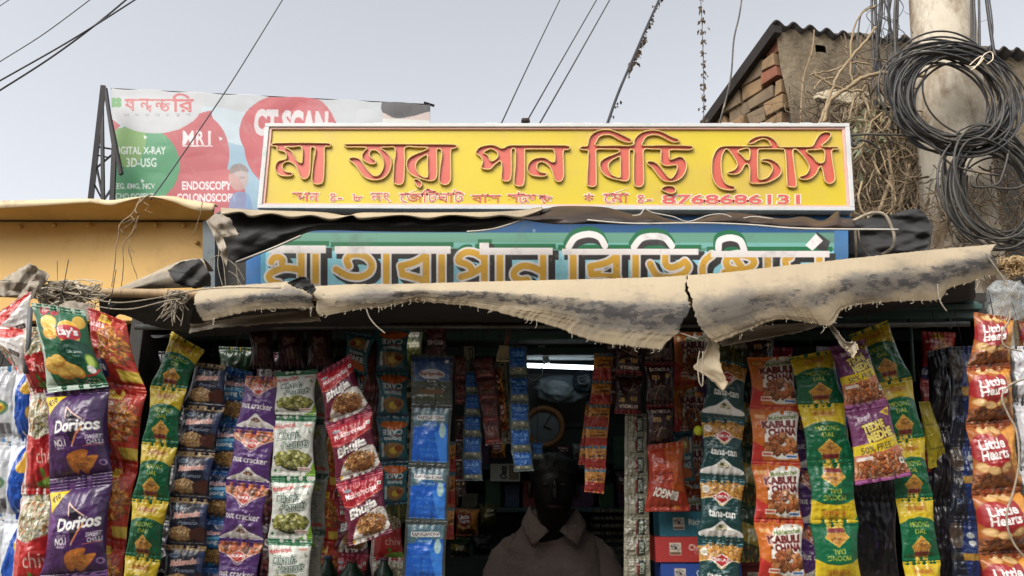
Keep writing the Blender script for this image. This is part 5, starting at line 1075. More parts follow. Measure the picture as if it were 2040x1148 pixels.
# ------------------------------------------------------------------ tangled dry creepers
VINE = mat('dry grey creeper stem', (136, 118, 94), (92, 78, 62), 14, .95, bmp=.3, dirt=(58, 50, 40), dscale=8)
VINE2 = mat('pale dry root', (160, 140, 110), (134, 116, 90), 14, .9, bmp=.3)
q = np.random.default_rng(77)
g = Geo()
def creeper(g, x, y, ang, ln, r, Y, q, wig=.35, depth=0, dY=.02):
    pts = [(x, y, Y)]; n = max(4, int(ln / 14))
    for i in range(n):
        ang += q.normal(0, wig); x += math.cos(ang) * ln / n; y += math.sin(ang) * ln / n; Y += q.normal(0, dY); pts.append((x, y, Y))
        if depth < 2 and q.uniform() < .22: creeper(g, x, y, ang + q.choice([-1, 1]) * q.uniform(.5, 1.2), ln * q.uniform(.3, .6), r * .6, Y, q, wig * 1.2, depth + 1, dY)
    p = cr(pts, 3); p[:, 2] = np.clip(p[:, 2], 2.75, 3.6); g.tube(PV(*p.T), np.linspace(r, r * .45, len(p)), 5 if r < .006 else 7, caps=False)
for i in range(210):
    x, y = q.uniform(1690, 1850), q.uniform(120, 470); creeper(g, x, y, q.uniform(.6, 2.6) * q.choice([1, 1, -1]), q.uniform(60, 200), q.uniform(.0016, .006), q.uniform(3.0, 3.45), q)
for i in range(70):
    x, y = q.uniform(1750, 1860), q.uniform(300, 500); creeper(g, x, y, q.uniform(0, 6.28), q.uniform(40, 120), q.uniform(.0018, .005), q.uniform(2.9, 3.4), q, .5)
for i in range(90):
    x, y = q.uniform(1800, 1990), q.uniform(320, 500); creeper(g, x, y, q.uniform(.8, 2.4), q.uniform(40, 130), q.uniform(.0014, .0045), q.uniform(2.76, 2.84), q, .5, 0, .004)
for i in range(60):
    x, y = q.uniform(1975, 2045), q.uniform(300, 500); creeper(g, x, y, q.uniform(0, 6.28), q.uniform(40, 120), q.uniform(.0015, .004), q.uniform(2.8, 3.3), q, .6)
tag(build('dry_creeper', g, VINE), 'mass of tangled dry creeper stems covering the plaster wall beside the yellow sign', 'dry creeper', kind='stuff')
g = Geo()
for i in range(26):
    creeper(g, q.uniform(1700, 1800), q.uniform(150, 380), q.uniform(1.2, 2.2), q.uniform(100, 220), q.uniform(.003, .006), q.uniform(2.9, 3.1), q, .3)
for pts, r in (([(1860, 150), (1800, 150), (1760, 145), (1720, 155), (1690, 175), (1655, 200), (1640, 245)], .013), ([(1620, 145), (1650, 165), (1680, 178), (1720, 182)], .008), ([(1745, 55), (1700, 110), (1670, 150), (1650, 200), (1632, 246)], .009), ([(1612, 150), (1660, 140), (1700, 125), (1730, 128)], .006), ([(1690, 240), (1700, 190), (1694, 130), (1700, 60), (1720, 25), (1745, 12)], .006), ([(1622, 180), (1635, 160), (1660, 155)], .006), ([(1770, 300), (1780, 380), (1775, 440)], .009), ([(1735, 455), (1760, 400), (1775, 350)], .011), ([(1790, 420), (1800, 380), (1812, 330)], .008)):
    p = cr(np.c_[pts, np.full(len(pts), 2.95)], 8); p[:, :2] += q.normal(0, .8, (len(p), 2)); g.tube(PV(*p.T), r * .7 * (.85 + .3 * q.uniform(size=len(p))), 8)
tag(build('pale_root', g, VINE2), 'pale thick roots and stems arching across the top of the creeper mass', 'root')
LEAF = mat('dusty green leaf', (104, 116, 84), (140, 142, 112), 10, .7)
g = Geo()
for i in range(46):
    x, y = (q.uniform(1695, 1765), q.uniform(222, 305)) if i < 34 else (q.uniform(1690, 1850), q.uniform(150, 470)); c_ = np.array(P(x, y, q.uniform(2.95, 3.15))); a, b = q.normal(size=3), q.normal(size=3); a /= np.linalg.norm(a); b -= a * (a @ b); b /= np.linalg.norm(b); l, w_ = q.uniform(.02, .045), q.uniform(.008, .016)
    g.add([c_ - a * l, c_ + b * w_, c_ + a * l, c_ - b * w_, c_ + np.cross(a, b) * .004], [(0, 1, 4), (1, 2, 4), (2, 3, 4), (3, 0, 4)])
tag(build('dusty_leaves', g, LEAF), 'few dusty green leaves caught in the dry creepers', 'leaves', kind='stuff')

# ------------------------------------------------------------------ overhead wires
WIRE = mat('black wire', (34, 34, 38), (46, 46, 48), 20, .6)
def wire(pts, label, r=.004, Y=6.0, Y2=None, m=None, name='overhead_wire', group='overhead wires', cat='wire'):
    p = np.array(pts, float); yy = np.linspace(Y, Y2 if Y2 else Y, len(p)); w_ = cr(PV(p[:, 0], p[:, 1], yy), 8) if len(p) > 2 else PV(p[:, 0], p[:, 1], yy)
    g = Geo(); g.tube(w_, r, 6); return tag(build(name, g, m or WIRE), label, cat, group)
wire([(-40, 40), (0, 12), (30, -8)], 'short thin wire cutting the top left corner of the sky', .003, 5)
wire([(-40, 150), (0, 123), (90, 66), (200, -16)], 'thin wire above the pair of thick cables at top left', .003, 4)
wire([(-40, 184), (0, 161), (120, 93), (200, 44), (290, -14)], 'upper of the two thick black cables crossing at top left', .0052, 4)
wire([(-40, 204), (0, 180), (100, 116), (190, 50), (270, -16)], 'lower of the two thick black cables crossing at top left', .0058, 4.1)
wire([(575, -20), (470, 150), (400, 255), (335, 350), (300, 398)], 'long thin guy wire from the sky down to the ochre canopy', .0026, 3.0, 2.45)
wire([(1125, -20), (1060, 115), (998, 248)], 'leftmost thin wire rising from the top edge of the yellow sign', .0026, 3.2, 2.35)
wire([(1200, -20), (1125, 110), (1045, 250)], 'thin wire meeting the black cap on the yellow sign', .0026, 3.2, 2.35)
wire([(1226, -20), (1150, 115), (1073, 250)], 'thin wire just right of the one meeting the black cap', .0028, 3.2, 2.35)
wire([(1480, -20), (1473, 30), (1462, 80), (1455, 160), (1432, 250)], 'grey wire passing just left of the brick gable', .0055, 4.2, 3.6, CABLE2)
wire([(1322, -20), (1290, 50), (1262, 115), (1232, 185), (1209, 250)], 'thick black cable with shreds of dried leaf clinging to it', .0055, 3.4, 2.4)
DRYL = mat('dried leaf', (74, 62, 50), (110, 96, 80), 20, .95)
gar = thing('leaf_garland', 'string of dried mango leaves hanging against the sky beside the brick gable', 'garland', P(1402, 250, 2.6)); g = Geo(); g.tube(PV(*cr([(1395, -20, 2.9), (1399, 60, 2.85), (1402, 160, 2.75), (1402, 250, 2.6)], 8).T), .0016, 4); build('thread', g, WIRE, gar)
def dryleaf(g, x, y, Y, q, s=1.0):
    c_ = np.array(P(x, y, Y)); a = np.array([q.normal(0, .5), q.normal(0, .5), -1.0]); a /= np.linalg.norm(a); b = np.cross(a, q.normal(size=3)); b /= np.linalg.norm(b); n_ = np.cross(a, b); l, w_ = q.uniform(.012, .026) * s, q.uniform(.004, .009) * s
    V = [c_, c_ + a * l * .4 + b * w_ + n_ * w_ * .6, c_ + a * l, c_ + a * l * .4 - b * w_ + n_ * w_ * .5, c_ + a * l * .45]; g.add(V, [(0, 1, 4), (1, 2, 4), (2, 3, 4), (3, 0, 4)])
g = Geo()
for yc in list(range(-8, 248, 22)):
    for k in range(9): dryleaf(g, 1399 + yc * .014 + q.normal(0, 3), yc + q.uniform(-4, 8), 2.85 - yc * .0008 + q.normal(0, .004), q, 1.0)
build('dried_leaves', g, DRYL, gar, False)
g = Geo()
for i in range(110):
    t = q.uniform(0, .62) if i < 85 else q.uniform(0, 1); x, y = 1318 - t * 106, -12 + t * 262 + q.normal(0, 2); dryleaf(g, x + q.normal(0, 2.5), y, 3.38 - t * .9, q, .9 + .5 * (abs(t - .45) < .12))
tag(build('clinging_leaves', g, DRYL, smooth=False), 'dried leaf shreds clinging to the thick black cable above the sign', 'dried leaves', kind='stuff')
g = Geo()
for i in range(9):
    x0 = 1738 + i * 6.2; pts = [(x0 + q.normal(0, 3), -20), (x0 + q.normal(0, 4), 40), (x0 + q.normal(0, 5), 100), (x0 + q.normal(0, 8), 190), (x0 + q.normal(0, 10), q.uniform(250, 420))]; g.tube(PV(*cr(np.c_[pts, np.full(5, 3.1 + .02 * i)], 8).T), q.uniform(.003, .0075), 6)
for i in range(26):
    x0 = q.uniform(1735, 1790); y0 = q.uniform(-10, 120); pts = [(x0, y0), (x0 + q.normal(0, 16), y0 + 20), (x0 + q.normal(0, 12), y0 + 46)]; g.tube(PV(*cr(np.c_[pts, np.full(3, 3.05)], 6).T), .002, 4)
tag(build('cable_bundle', g, CABLE), 'bundle of service cables rising beside the creepers left of the concrete pole', 'cable bundle')
wire([(1740, -20), (1736, 10), (1715, 30), (1708, 90), (1700, 150)], 'loose grey cable bowing out of the bundle above the plaster wall', .004, 3.1, None, CABLE2)
wire([(1786, -20), (1782, 40), (1784, 110), (1786, 200)], 'straight grey cable between the bundle and the concrete pole', .007, 3.05, None, CABLE2)
wire([(1622, 60), (1618, 100), (1600, 160), (1595, 246)], 'brown wire running down the plaster corner of the house', .004, 3.5, 3.45, TWIG)
wire([(1690, 270), (1730, 268), (1800, 270), (1850, 282), (1900, 330), (1990, 350)], 'thin grey cable sagging from the sign end to the lower coil', .0045, 2.7, 2.65, CABLE2)
wire([(1755, 300), (1735, 285), (1712, 280), (1700, 292), (1694, 262)], 'short cable looping behind the right end of the yellow sign', .0045, 2.75, None, CABLE)
wire([(2010, 300), (2000, 340), (1985, 368), (1940, 372), (1935, 350)], 'cable loop dropping below the big coil at the right edge', .0045, 2.66, None, CABLE2)
wire([(2060, 355), (2030, 374), (1995, 376), (1960, 368)], 'grey cable leaving the right edge below the big coil', .0045, 2.66, None, CABLE2)
# ------------------------------------------------------------------ hanging snack strips
G1, G2, G3g, G4 = 'snack packet strips hanging at the front', 'snack packet strips hanging at the left corner', 'small sachet strips hanging inside', 'snack packet strips hanging behind'
strip('stack of white backed crisp packets at the far left edge, backs showing', 'crisp_strip', 'white', 1.66, [(-40, 735, 40, 728), (-50, 880, 42, 880), (-62, 1030, 36, 1030), (-75, 1190, 26, 1190)], G2, bulge=.02, seed=1)
strip('blue crisp strip with yellow crisps, second from the left edge', 'crisp_strip', 'chips', 1.63, [(32, 732, 90, 725), (24, 880, 86, 880), (10, 1035, 80, 1035), (-8, 1190, 66, 1190)], G2, bulge=.02, seed=2, wrinkle=.003)
strip('red puffed rice strip with white rice photo, beside the purple chip packets', 'puffed_rice_strip', 'chivda', 1.60, [(46, 655, 104, 648), (60, 782, 122, 785), (42, 985, 128, 985), (18, 1192, 108, 1192)], G2, bulge=.02, seed=3, wrinkle=.003)
strip('red orange noodle snack strip behind the green and purple packets', 'noodle_snack_strip', 'kurkure', 1.64, [(176, 612, 250, 640), (182, 770, 292, 780), (196, 925, 274, 935), (190, 1080, 250, 1090), (180, 1220, 240, 1225)], G2, bulge=.022, seed=4, wrinkle=.0028)
strip('tilted red and white packet lying under the bamboo pole at top left', 'snack_packet', 'tilted', 1.64, [(-30, 640, 62, 580), (-12, 700, 70, 690)], G2, bulge=.015, hang=False, seed=5)
strip('white packet with a rice photo folded over at the far left', 'snack_packet', 'tilted', 1.62, [(-40, 640, 66, 660), (-6, 690, 44, 752)], G2, bulge=.012, hang=False, seed=6)
strip('green crisp packet with red and yellow round logo, top left front', 'crisp_packet', 'lays', 1.55, [(62, 603, 168, 618), (95, 783, 216, 770)], G2, bulge=.026, seed=7, wrinkle=.003)
strip('purple tortilla chip strip with white lettering at the left front', 'chip_strip', 'doritos', 1.56, [(92, 778, 217, 770), (100, 968, 224, 952), (78, 1160, 214, 1150)], G2, bulge=.026, seed=8, wrinkle=.003)
g = Geo(); g.tube([P(61, 612, 1.57), P(57, 680, 1.57), P(52, 745, 1.57)], .005, 7); tag(build('grey_rod', g, mat('grey rod', (92, 96, 100), (70, 74, 78), 20, .5)), 'thin grey metal rod hanging beside the green crisp packet', 'rod')

strip('yellow and green lentil snack strip left of the navy peanut strip', 'lentil_snack_strip', 'moong', 1.90, [(342, 660, 408, 698), (300, 768, 372, 775), (283, 880, 354, 886), (263, 993, 336, 1000), (250, 1106, 320, 1116), (236, 1222, 300, 1232)], G1, seed=9, designs=['moong'] * 5)
strip('navy blue peanut snack strip with gold bands', 'peanut_strip', 'navy', 1.93, [(390, 722, 450, 728), (366, 806, 448, 812), (350, 898, 428, 903), (338, 990, 416, 995), (330, 1085, 412, 1088), (322, 1180, 405, 1182)], G1, seed=10, pinch=.03)
strip('blue lentil snack strip half hidden behind the purple peanut strip', 'lentil_snack_strip', 'bluemoong', 1.97, [(446, 728, 504, 742), (428, 835, 500, 842), (414, 932, 488, 938), (400, 1030, 470, 1036), (388, 1126, 460, 1130), (378, 1222, 450, 1226)], G1, seed=11, pinch=.02)
strip('purple coated peanut strip with white dome print, left side', 'peanut_strip', 'nut', 1.90, [(490, 748, 555, 752), (468, 855, 550, 862), (450, 960, 536, 968), (436, 1078, 524, 1082), (422, 1192, 510, 1192)], G1, seed=12)
strip('white and green coriander peanut strip', 'peanut_strip', 'dhania', 1.90, [(550, 742, 633, 736), (543, 826, 630, 828), (540, 948, 628, 950), (534, 1073, 622, 1076), (526, 1192, 616, 1192)], G1, seed=13)
strip('row of grey packet backs behind the coriander peanut strip', 'peanut_strip', 'back', 1.98, [(584, 742, 648, 742), (582, 832, 654, 836), (580, 940, 656, 944), (574, 1052, 648, 1056), (564, 1165, 640, 1168)], G4, seed=14)
strip('maroon noodle snack strip of three packets twisting to the right', 'noodle_snack_strip', 'bhujia', 1.86, [(630, 745, 698, 706), (648, 848, 740, 816), (669, 962, 762, 936), (696, 1090, 782, 1062)], G1, seed=15, bulge=.018, wrinkle=.0026)
strip('teal and orange sliced cake strip hanging upside down', 'cake_strip', 'cake', 1.99, [(748, 655, 816, 655), (749, 742, 814, 742), (750, 834, 815, 834), (754, 924, 814, 922), (760, 1008, 812, 1004)], G1, flips=(0, 1, 2, 3), seed=16)
strip('blue sachet strip in clear film with a landscape pack on top', 'sachet_strip', 'raj', 1.93, [(818, 706, 905, 708), (820, 806, 901, 808), (814, 925, 896, 928), (808, 1038, 891, 1040), (800, 1155, 886, 1155)], G1, designs=['rajland', 'raj', 'raj', 'raj'], seed=17, pinch=.01, bulge=.008)
strip('dark green potato snack strip with white dome print', 'potato_snack_strip', 'tana', 1.90, [(1406, 712, 1490, 724), (1397, 830, 1484, 838), (1394, 950, 1484, 956), (1390, 1075, 1481, 1080), (1384, 1200, 1476, 1204)], G1, seed=18)
strip('orange and white chickpea snack strip', 'chickpea_strip', 'kabuli', 1.89, [(1488, 712, 1583, 711), (1494, 815, 1592, 820), (1497, 926, 1594, 930), (1502, 1042, 1600, 1045), (1510, 1160, 1608, 1162)], G1, seed=19)
strip('purple coated peanut strip hanging behind, right of the chickpea strip', 'peanut_strip', 'nut', 1.98, [(1566, 722, 1640, 722), (1572, 830, 1650, 830), (1578, 938, 1654, 938), (1584, 1048, 1662, 1048), (1590, 1160, 1668, 1160)], G4, seed=20)
strip('yellow and green lentil snack strip whose lower packets hang upside down', 'lentil_snack_strip', 'moong', 1.87, [(1573, 712, 1662, 696), (1589, 806, 1683, 803), (1608, 925, 1704, 922), (1614, 1044, 1710, 1042), (1624, 1162, 1716, 1160)], G1, flips=(2, 3), seed=21)
strip('purple and yellow twisted stick strip of two packets', 'stick_snack_strip', 'tedhe', 1.84, [(1652, 692, 1722, 676), (1684, 816, 1768, 800), (1704, 968, 1816, 948)], G1, seed=22, bulge=.018, wrinkle=.0024)
strip('yellow and green lentil snack strip slanting at the right side', 'lentil_snack_strip', 'moong', 1.90, [(1690, 668, 1768, 638), (1734, 765, 1816, 750), (1768, 880, 1842, 870), (1784, 994, 1858, 990), (1798, 1120, 1873, 1116), (1810, 1240, 1885, 1236)], G1, seed=23)
strip('plain yellow packet showing behind the right lentil snack strip', 'snack_packet', 'yellow', 1.96, [(1830, 800, 1852, 800), (1850, 934, 1892, 924)], G4, seed=24)
strip('navy and gold packet strip left of the little heart biscuits', 'biscuit_strip', 'navygold', 1.93, [(1890, 690, 1944, 690), (1892, 884, 1946, 884), (1890, 1036, 1950, 1038), (1894, 1190, 1958, 1190)], G1, seed=25)
strip('golden brown heart biscuit strip with red heart labels', 'biscuit_strip', 'hearts', 1.72, [(1940, 622, 2020, 634), (1926, 735, 2014, 728), (1924, 848, 2022, 842), (1936, 985, 2040, 976), (1950, 1108, 2056, 1100), (1962, 1225, 2070, 1220)], G1, seed=26, bulge=.028, wrinkle=.003)
strip('crumpled silver foil strip at the right edge', 'foil_strip', 'silver', 1.72, [(2008, 690, 2070, 690), (2012, 800, 2074, 800), (2022, 930, 2080, 930), (2040, 1060, 2090, 1060), (2050, 1190, 2095, 1190)], G1, seed=27, wrinkle=.004)
strip('black packet strip with dull purple glints below the twisted stick packets', 'snack_strip', 'black', 2.02, [(1690, 820, 1780, 820), (1694, 990, 1786, 990), (1700, 1160, 1792, 1160)], G4, seed=28, wrinkle=.003)
strip('black packet strip in deep shade left of the navy and gold strip', 'snack_strip', 'black', 2.04, [(1846, 700, 1900, 690), (1850, 850, 1896, 850), (1856, 1000, 1896, 1000), (1862, 1160, 1900, 1160)], G4, seed=29, wrinkle=.002)
for i, (x, dn, cn, nb_, y0, n_, hh) in enumerate(((350, 'black', 'black', 'navy blue peanut strip', 700, 4, 110), (470, 'green', 'olive', 'blue lentil strip', 690, 4, 115), (540, 'gems', 'plum', 'left purple peanut strip', 700, 4, 112), (655, 'kurkure', 'rust red', 'coriander peanut strip', 760, 4, 108), (700, 'bhujia', 'maroon', 'maroon noodle snack strip', 880, 3, 110), (765, 'chivda', 'dull red', 'teal and orange cake strip', 900, 3, 108), (812, 'aloo', 'olive yellow', 'blue sachet strip in clear film', 640, 4, 100), (1375, 'kabuli', 'rust orange', 'red digestive sachets', 660, 4, 108), (1420, 'nut', 'purple', 'dark green potato strip', 700, 4, 110), (1545, 'bhujia', 'maroon', 'chickpea strip', 690, 5, 104), (1660, 'chips', 'blue', 'upside down lentil packets', 690, 5, 104), (1735, 'gems', 'dark plum', 'twisted stick packets', 960, 2, 112), (1870, 'kurkure', 'rust red', 'plain yellow packet', 660, 5, 106), (1975, 'kurkure', 'brown red', 'golden brown heart biscuit strip', 640, 5, 110))):
    sk_ = (i % 3 - 1) * 3
    strip('dim ' + cn + ' packet strip in shade behind the ' + nb_, 'snack_strip', dn, 2.30 if x < 1900 else 1.95, [(x - 34 + sk_ * k, y0 + hh * k, x + 34 + sk_ * k, y0 + hh * k + 3) for k in range(n_ + 1)], G4, seed=100 + i)
# right edge brown packets
strip('brown biscuit packet at the top right corner under the plastic bag', 'biscuit_packet', 'hearts', 1.78, [(2026, 640, 2090, 640), (2030, 720, 2096, 720)], G4, seed=30)
# dark shelf of hanging packs, top left inside
for i, (x0, x1) in enumerate(((494, 545), (548, 606), (608, 662))):
    strip('dark maroon chocolate packet in the shade under the awning, ' + ('left' if i == 0 else 'middle' if i == 1 else 'right') + ' of three', 'chocolate_packet', 'choco', 2.10, [(x0, 652, x1, 650), (x0 + 4, 736, x1 + 4, 734)], 'chocolate packets in shade', seed=31 + i)
strip('dull orange cake packet above the maroon noodle packets', 'cake_packet', 'cake', 2.06, [(690, 660, 748, 668), (686, 730, 730, 750)], G4, seed=35)
strip('dark candy packet with upside down white lettering under the awning', 'candy_packet', 'gems', 2.10, [(843, 642, 892, 640), (846, 712, 892, 712)], G3g, flips=(0,), seed=36)
strip('dim olive packet behind the torn flap', 'snack_packet', 'aloo', 2.02, [(1428, 655, 1500, 660), (1428, 730, 1496, 735)], G4, seed=37)
strip('dark packet above the chickpea strip', 'snack_packet', 'sat', 2.04, [(1484, 662, 1542, 662), (1486, 745, 1542, 745)], G4, seed=38)
strip('olive green packet strip behind the dark green potato strip', 'snack_strip', 'green', 2.0, [(1462, 760, 1512, 765), (1466, 880, 1514, 880), (1468, 1000, 1516, 1000), (1470, 1120, 1516, 1120)], G4, seed=39)
strip('dark red peanut strip behind the maroon noodle packets', 'snack_strip', 'smaroon', 2.02, [(722, 690, 760, 690), (724, 790, 760, 790), (726, 890, 762, 890)], G4, seed=40)
# small sachets
strip('red sachet strip right of the landscape pack', 'sachet_strip', 'smaroon', 2.12, [(905, 712, 928, 712), (905, 760, 930, 760), (906, 806, 932, 806)], G3g, seed=41, bulge=.004)
strip('orange and red sachet strip down the edge of the blue sachets', 'sachet_strip', 'sorange', 2.10, [(893, 880, 908, 880), (892, 940, 907, 940), (890, 1010, 906, 1010), (888, 1075, 904, 1075)], G3g, seed=42, bulge=.004)
strip('bright blue sachet strip left of the maroon sachets', 'sachet_strip', 'sblue', 2.12, [(926, 740, 952, 740), (926, 784, 956, 784), (924, 828, 958, 828), (922, 870, 960, 870), (920, 914, 960, 914), (922, 958, 962, 958)], G3g, seed=43, bulge=.005, pinch=.02)
strip('maroon sachet strip in the middle of the shop', 'sachet_strip', 'smaroon', 2.11, [(942, 716, 982, 713), (948, 756, 988, 753), (955, 800, 991, 797), (962, 845, 994, 842), (967, 888, 1000, 884)], G3g, seed=44, bulge=.004, pinch=.02)
strip('brown foil sachet strip beside the maroon sachets', 'sachet_strip', 'hearts', 2.13, [(985, 735, 1000, 735), (992, 790, 1006, 790), (998, 860, 1014, 856)], G3g, seed=45, bulge=.004, mat_=FOIL)
strip('blue sachet strip hanging left of the wall clock', 'sachet_strip', 'sblue', 2.10, [(1013, 690, 1050, 690), (1014, 750, 1052, 750), (1015, 802, 1054, 802), (1016, 855, 1056, 855), (1018, 900, 1059, 900), (1024, 940, 1064, 938)], G3g, seed=46, bulge=.005, pinch=.02)
strip('orange and red sachet strip right of the tube light', 'sachet_strip', 'sorange', 2.10, [(1184, 704, 1222, 704), (1180, 758, 1219, 759), (1174, 806, 1216, 808), (1168, 850, 1212, 852), (1166, 888, 1209, 889), (1165, 934, 1207, 936), (1164, 980, 1203, 984)], G3g, seed=47, bulge=.004, pinch=.01)
strip('second orange sachet strip tucked behind the first', 'sachet_strip', 'sorange', 2.14, [(1168, 800, 1190, 800), (1162, 850, 1186, 850), (1156, 890, 1182, 890), (1152, 926, 1180, 926)], G3g, seed=48, bulge=.004, pinch=.01)
strip('dark red digestive sachet strip printed upside down', 'sachet_strip', 'sat', 2.08, [(1225, 672, 1281, 674), (1226, 746, 1281, 748), (1224, 824, 1277, 826)], G3g, flips=(0, 1), seed=49, pinch=.02)
strip('dark red digestive sachet strip printed upright', 'sachet_strip', 'sat', 2.06, [(1283, 640, 1340, 640), (1284, 722, 1341, 722), (1287, 806, 1342, 804), (1291, 890, 1344, 888)], G3g, seed=50, pinch=.02)
strip('beige sachet strip with dark labels running down to the counter', 'sachet_strip', 'sbeige', 2.09, [(1245 - i * .3, 824 + i * 41, 1288 + i * 1.0, 824 + i * 41) for i in range(9)], G3g, seed=51, bulge=.004, pinch=.0)
strip('red orange crisp packet hanging upside down above the cake boxes', 'crisp_packet', 'bingo', 2.04, [(1290, 888, 1362, 878), (1284, 1020, 1374, 1018)], G3g, flips=(0,), bulge=.02, seed=52)
strip('orange packet behind the red crisp packet', 'crisp_packet', 'cake', 2.10, [(1340, 860, 1380, 858), (1345, 960, 1384, 958)], G3g, bulge=.015, seed=53)

strip('narrow grey sachet strip between the bright blue and the maroon sachets', 'sachet_strip', 'sbeige', 2.15, [(924, 690, 944, 690), (926, 722, 946, 722), (928, 754, 948, 754), (930, 786, 950, 786), (932, 818, 952, 818)], G3g, seed=54, bulge=.003, pinch=0)
strip('pale tin sachet strip behind the socket holder', 'sachet_strip', 'sbeige', 2.17, [(986, 722, 1008, 722), (988, 754, 1010, 754), (991, 786, 1013, 786), (994, 818, 1016, 818), (997, 850, 1019, 850), (1000, 884, 1022, 884)], G3g, seed=55, bulge=.003, pinch=0)
strip('dark brown sachet strip just inside the landscape sachets', 'sachet_strip', 'sat', 2.16, [(906, 830, 930, 830), (906, 870, 930, 870), (905, 910, 930, 910), (904, 950, 930, 950), (904, 990, 928, 990)], G3g, seed=56, bulge=.004, pinch=.02)
strip('dark plum sachet strip right of the orange sachets', 'sachet_strip', 'gems', 2.18, [(1206, 676, 1230, 676), (1206, 720, 1230, 720), (1204, 764, 1229, 764), (1202, 808, 1228, 808)], G3g, seed=57, bulge=.004, pinch=.02)
strip('teal cake strip left of the upside down cake strip', 'cake_strip', 'cake', 2.14, [(712, 742, 748, 742), (714, 830, 750, 830), (716, 920, 752, 920), (720, 1000, 756, 1000)], G4, flips=(0, 1, 2), seed=58)
strip('blue white sachet strip left of the blue sachets by the clock', 'sachet_strip', 'sblue', 2.19, [(1058, 880, 1082, 880), (1060, 915, 1084, 915)], G3g, seed=59, bulge=.004)

# ------------------------------------------------------------------ cake boxes stacked on the counter shelf
def cakebox(label, dsg, xa, ya, xb, yb, Y):
    C = design(dsg); ny, nx = C.shape[:2]; tl, br = np.array(P(xa, ya, Y)), np.array(P(xb, yb, Y)); x0, x1 = tl[0], br[0]; z1, z0 = tl[2], br[2]
    root = thing('cake_box', label, 'cake box', [(x0 + x1) / 2, Y + .04, z0], 'cake boxes stacked on the counter')
    V = np.stack(np.broadcast_arrays(np.linspace(x0, x1, nx)[None, :], Y, np.linspace(z1, z0, ny)[:, None]), -1); g = Geo(); g.grid(V, C.reshape(-1, 3)); g.box(x0, x1, Y + .0008, Y + .09, z0, z1, C[2, 2]); build('carton', g, PAPER, root, False)
cakebox('teal rich butter cake box on top of the left stack', 'boxteal', 1313, 1020, 1476, 1069, 2.10)
cakebox('red Christmas cake box in the middle of the left stack', 'boxred', 1305, 1070, 1474, 1120, 2.09)
cakebox('blue classic cake box at the bottom of the left stack', 'boxblue', 1316, 1121, 1480, 1172, 2.095)
cakebox('teal cake box on top of the right stack behind the chickpea strip', 'boxteal', 1470, 1028, 1630, 1078, 2.12)
cakebox('deep red cake box in the middle of the right stack', 'boxred2', 1468, 1079, 1630, 1128, 2.11)
cakebox('deep red cake box at the bottom of the right stack', 'boxred2', 1462, 1129, 1625, 1178, 2.115)
g = Geo(); x0, _, z0 = P(1300, 1175, 2.1); g.box(x0, x0 + .5, 2.085, 2.24, 1.2, z0 - .001); tag(build('box_riser', g, DARKWOOD, smooth=False), 'low dark wooden riser on the counter carrying the cake boxes', 'riser')

# ------------------------------------------------------------------ inside: tube light, holder, clock, bag, shelf wares
TUBEE, t, b, o_ = nodes('lit tube'); b.inputs['Emission Color'].default_value = (.80, .93, 1, 1); b.inputs['Emission Strength'].default_value = 3.0
tl_ = thing('tube_light', 'lit white fluorescent tube on a metal batten inside the shop', 'tube light', P(1118, 730, 2.9))
g = Geo(); g.tube([P(1046, 728, 2.9), P(1187, 733, 2.9)], .0085, 12); build('glowing_tube', g, TUBEE, tl_)
WHM = mat('white enamel', (190, 196, 198), (170, 176, 178), 8, .4)
g = Geo(); g.box(P(1044, 712, 2.93)[0], P(1190, 712, 2.93)[0], 2.92, 2.95, P(1044, 716, 2.93)[2], P(1044, 708, 2.93)[2]); build('batten', g, WHM, tl_, False)
g = Geo(); A = [P(1072, 688, 2.86), P(1086, 688, 2.86), P(1096, 722, 2.86), P(1084, 724, 2.86)]; g.hexa(A, [[a[0], a[1] + .01, a[2]] for a in A]); g.tube(PV(*cr([(1094, 718, 2.84), (1080, 730, 2.84), (1080, 745, 2.84), (1065, 757, 2.84), (1050, 752, 2.84)], 8).T), .0025, 5); build('bracket', g, WHM, tl_, False)
ho = thing('socket_holder', 'cream two pin socket holder dangling on its wires from the lintel', 'socket', P(1005, 720, 2.16))
CRM = mat('cream bakelite', (198, 186, 150), (180, 168, 132), 10, .45)
g = Geo(); g.hexa([P(994, 688, 2.14), P(1014, 688, 2.14), P(1020, 716, 2.13), P(988, 716, 2.13)], [P(994, 688, 2.17), P(1014, 688, 2.17), P(1020, 716, 2.18), P(988, 716, 2.18)]); g.hexa([P(988, 714, 2.125), P(1021, 716, 2.125), P(1021, 722, 2.125), P(988, 720, 2.125)], [P(988, 714, 2.185), P(1021, 716, 2.185), P(1021, 722, 2.185), P(988, 720, 2.185)]); build('socket_body', g, CRM, ho, False, bevel=.002)
g = Geo()
for x in (997, 1012): g.tube([P(x, 717, 2.124), P(x, 717, 2.127)], .0022, 8)
build('pin_hole', g, DARKWOOD, ho)
g = Geo(); g.tube(PV(*cr([(1004, 690, 2.15), (1010, 668, 2.15), (1009, 650, 2.18), (1012, 640, 2.24)], 6).T), .0022, 5); g.tube(PV(*cr([(1008, 690, 2.15), (1015, 668, 2.15), (1016, 650, 2.18), (1022, 642, 2.24)], 6).T), .0022, 5); build('flex', g, mat('orange flex', (150, 96, 70), (130, 90, 70), 20, .6), ho)
ck = thing('wall_clock', 'round wooden framed wall clock with a pale dial showing one o clock', 'clock', P(1085, 852, 3.2)); cc = np.array(P(1084, 850, 3.2)); Rk = 36 * 3.2 / FPX
g = Geo(); th = np.linspace(0, 2 * math.pi, 49)[:-1]; g.tube(np.stack([cc[0] + Rk * np.cos(th), np.full(48, cc[1] - .01), cc[2] + Rk * np.sin(th)], -1), .0125, 10, True); build('rim', g, mat('brown wood rim', (150, 104, 58), (126, 84, 44), 20, .4), ck)
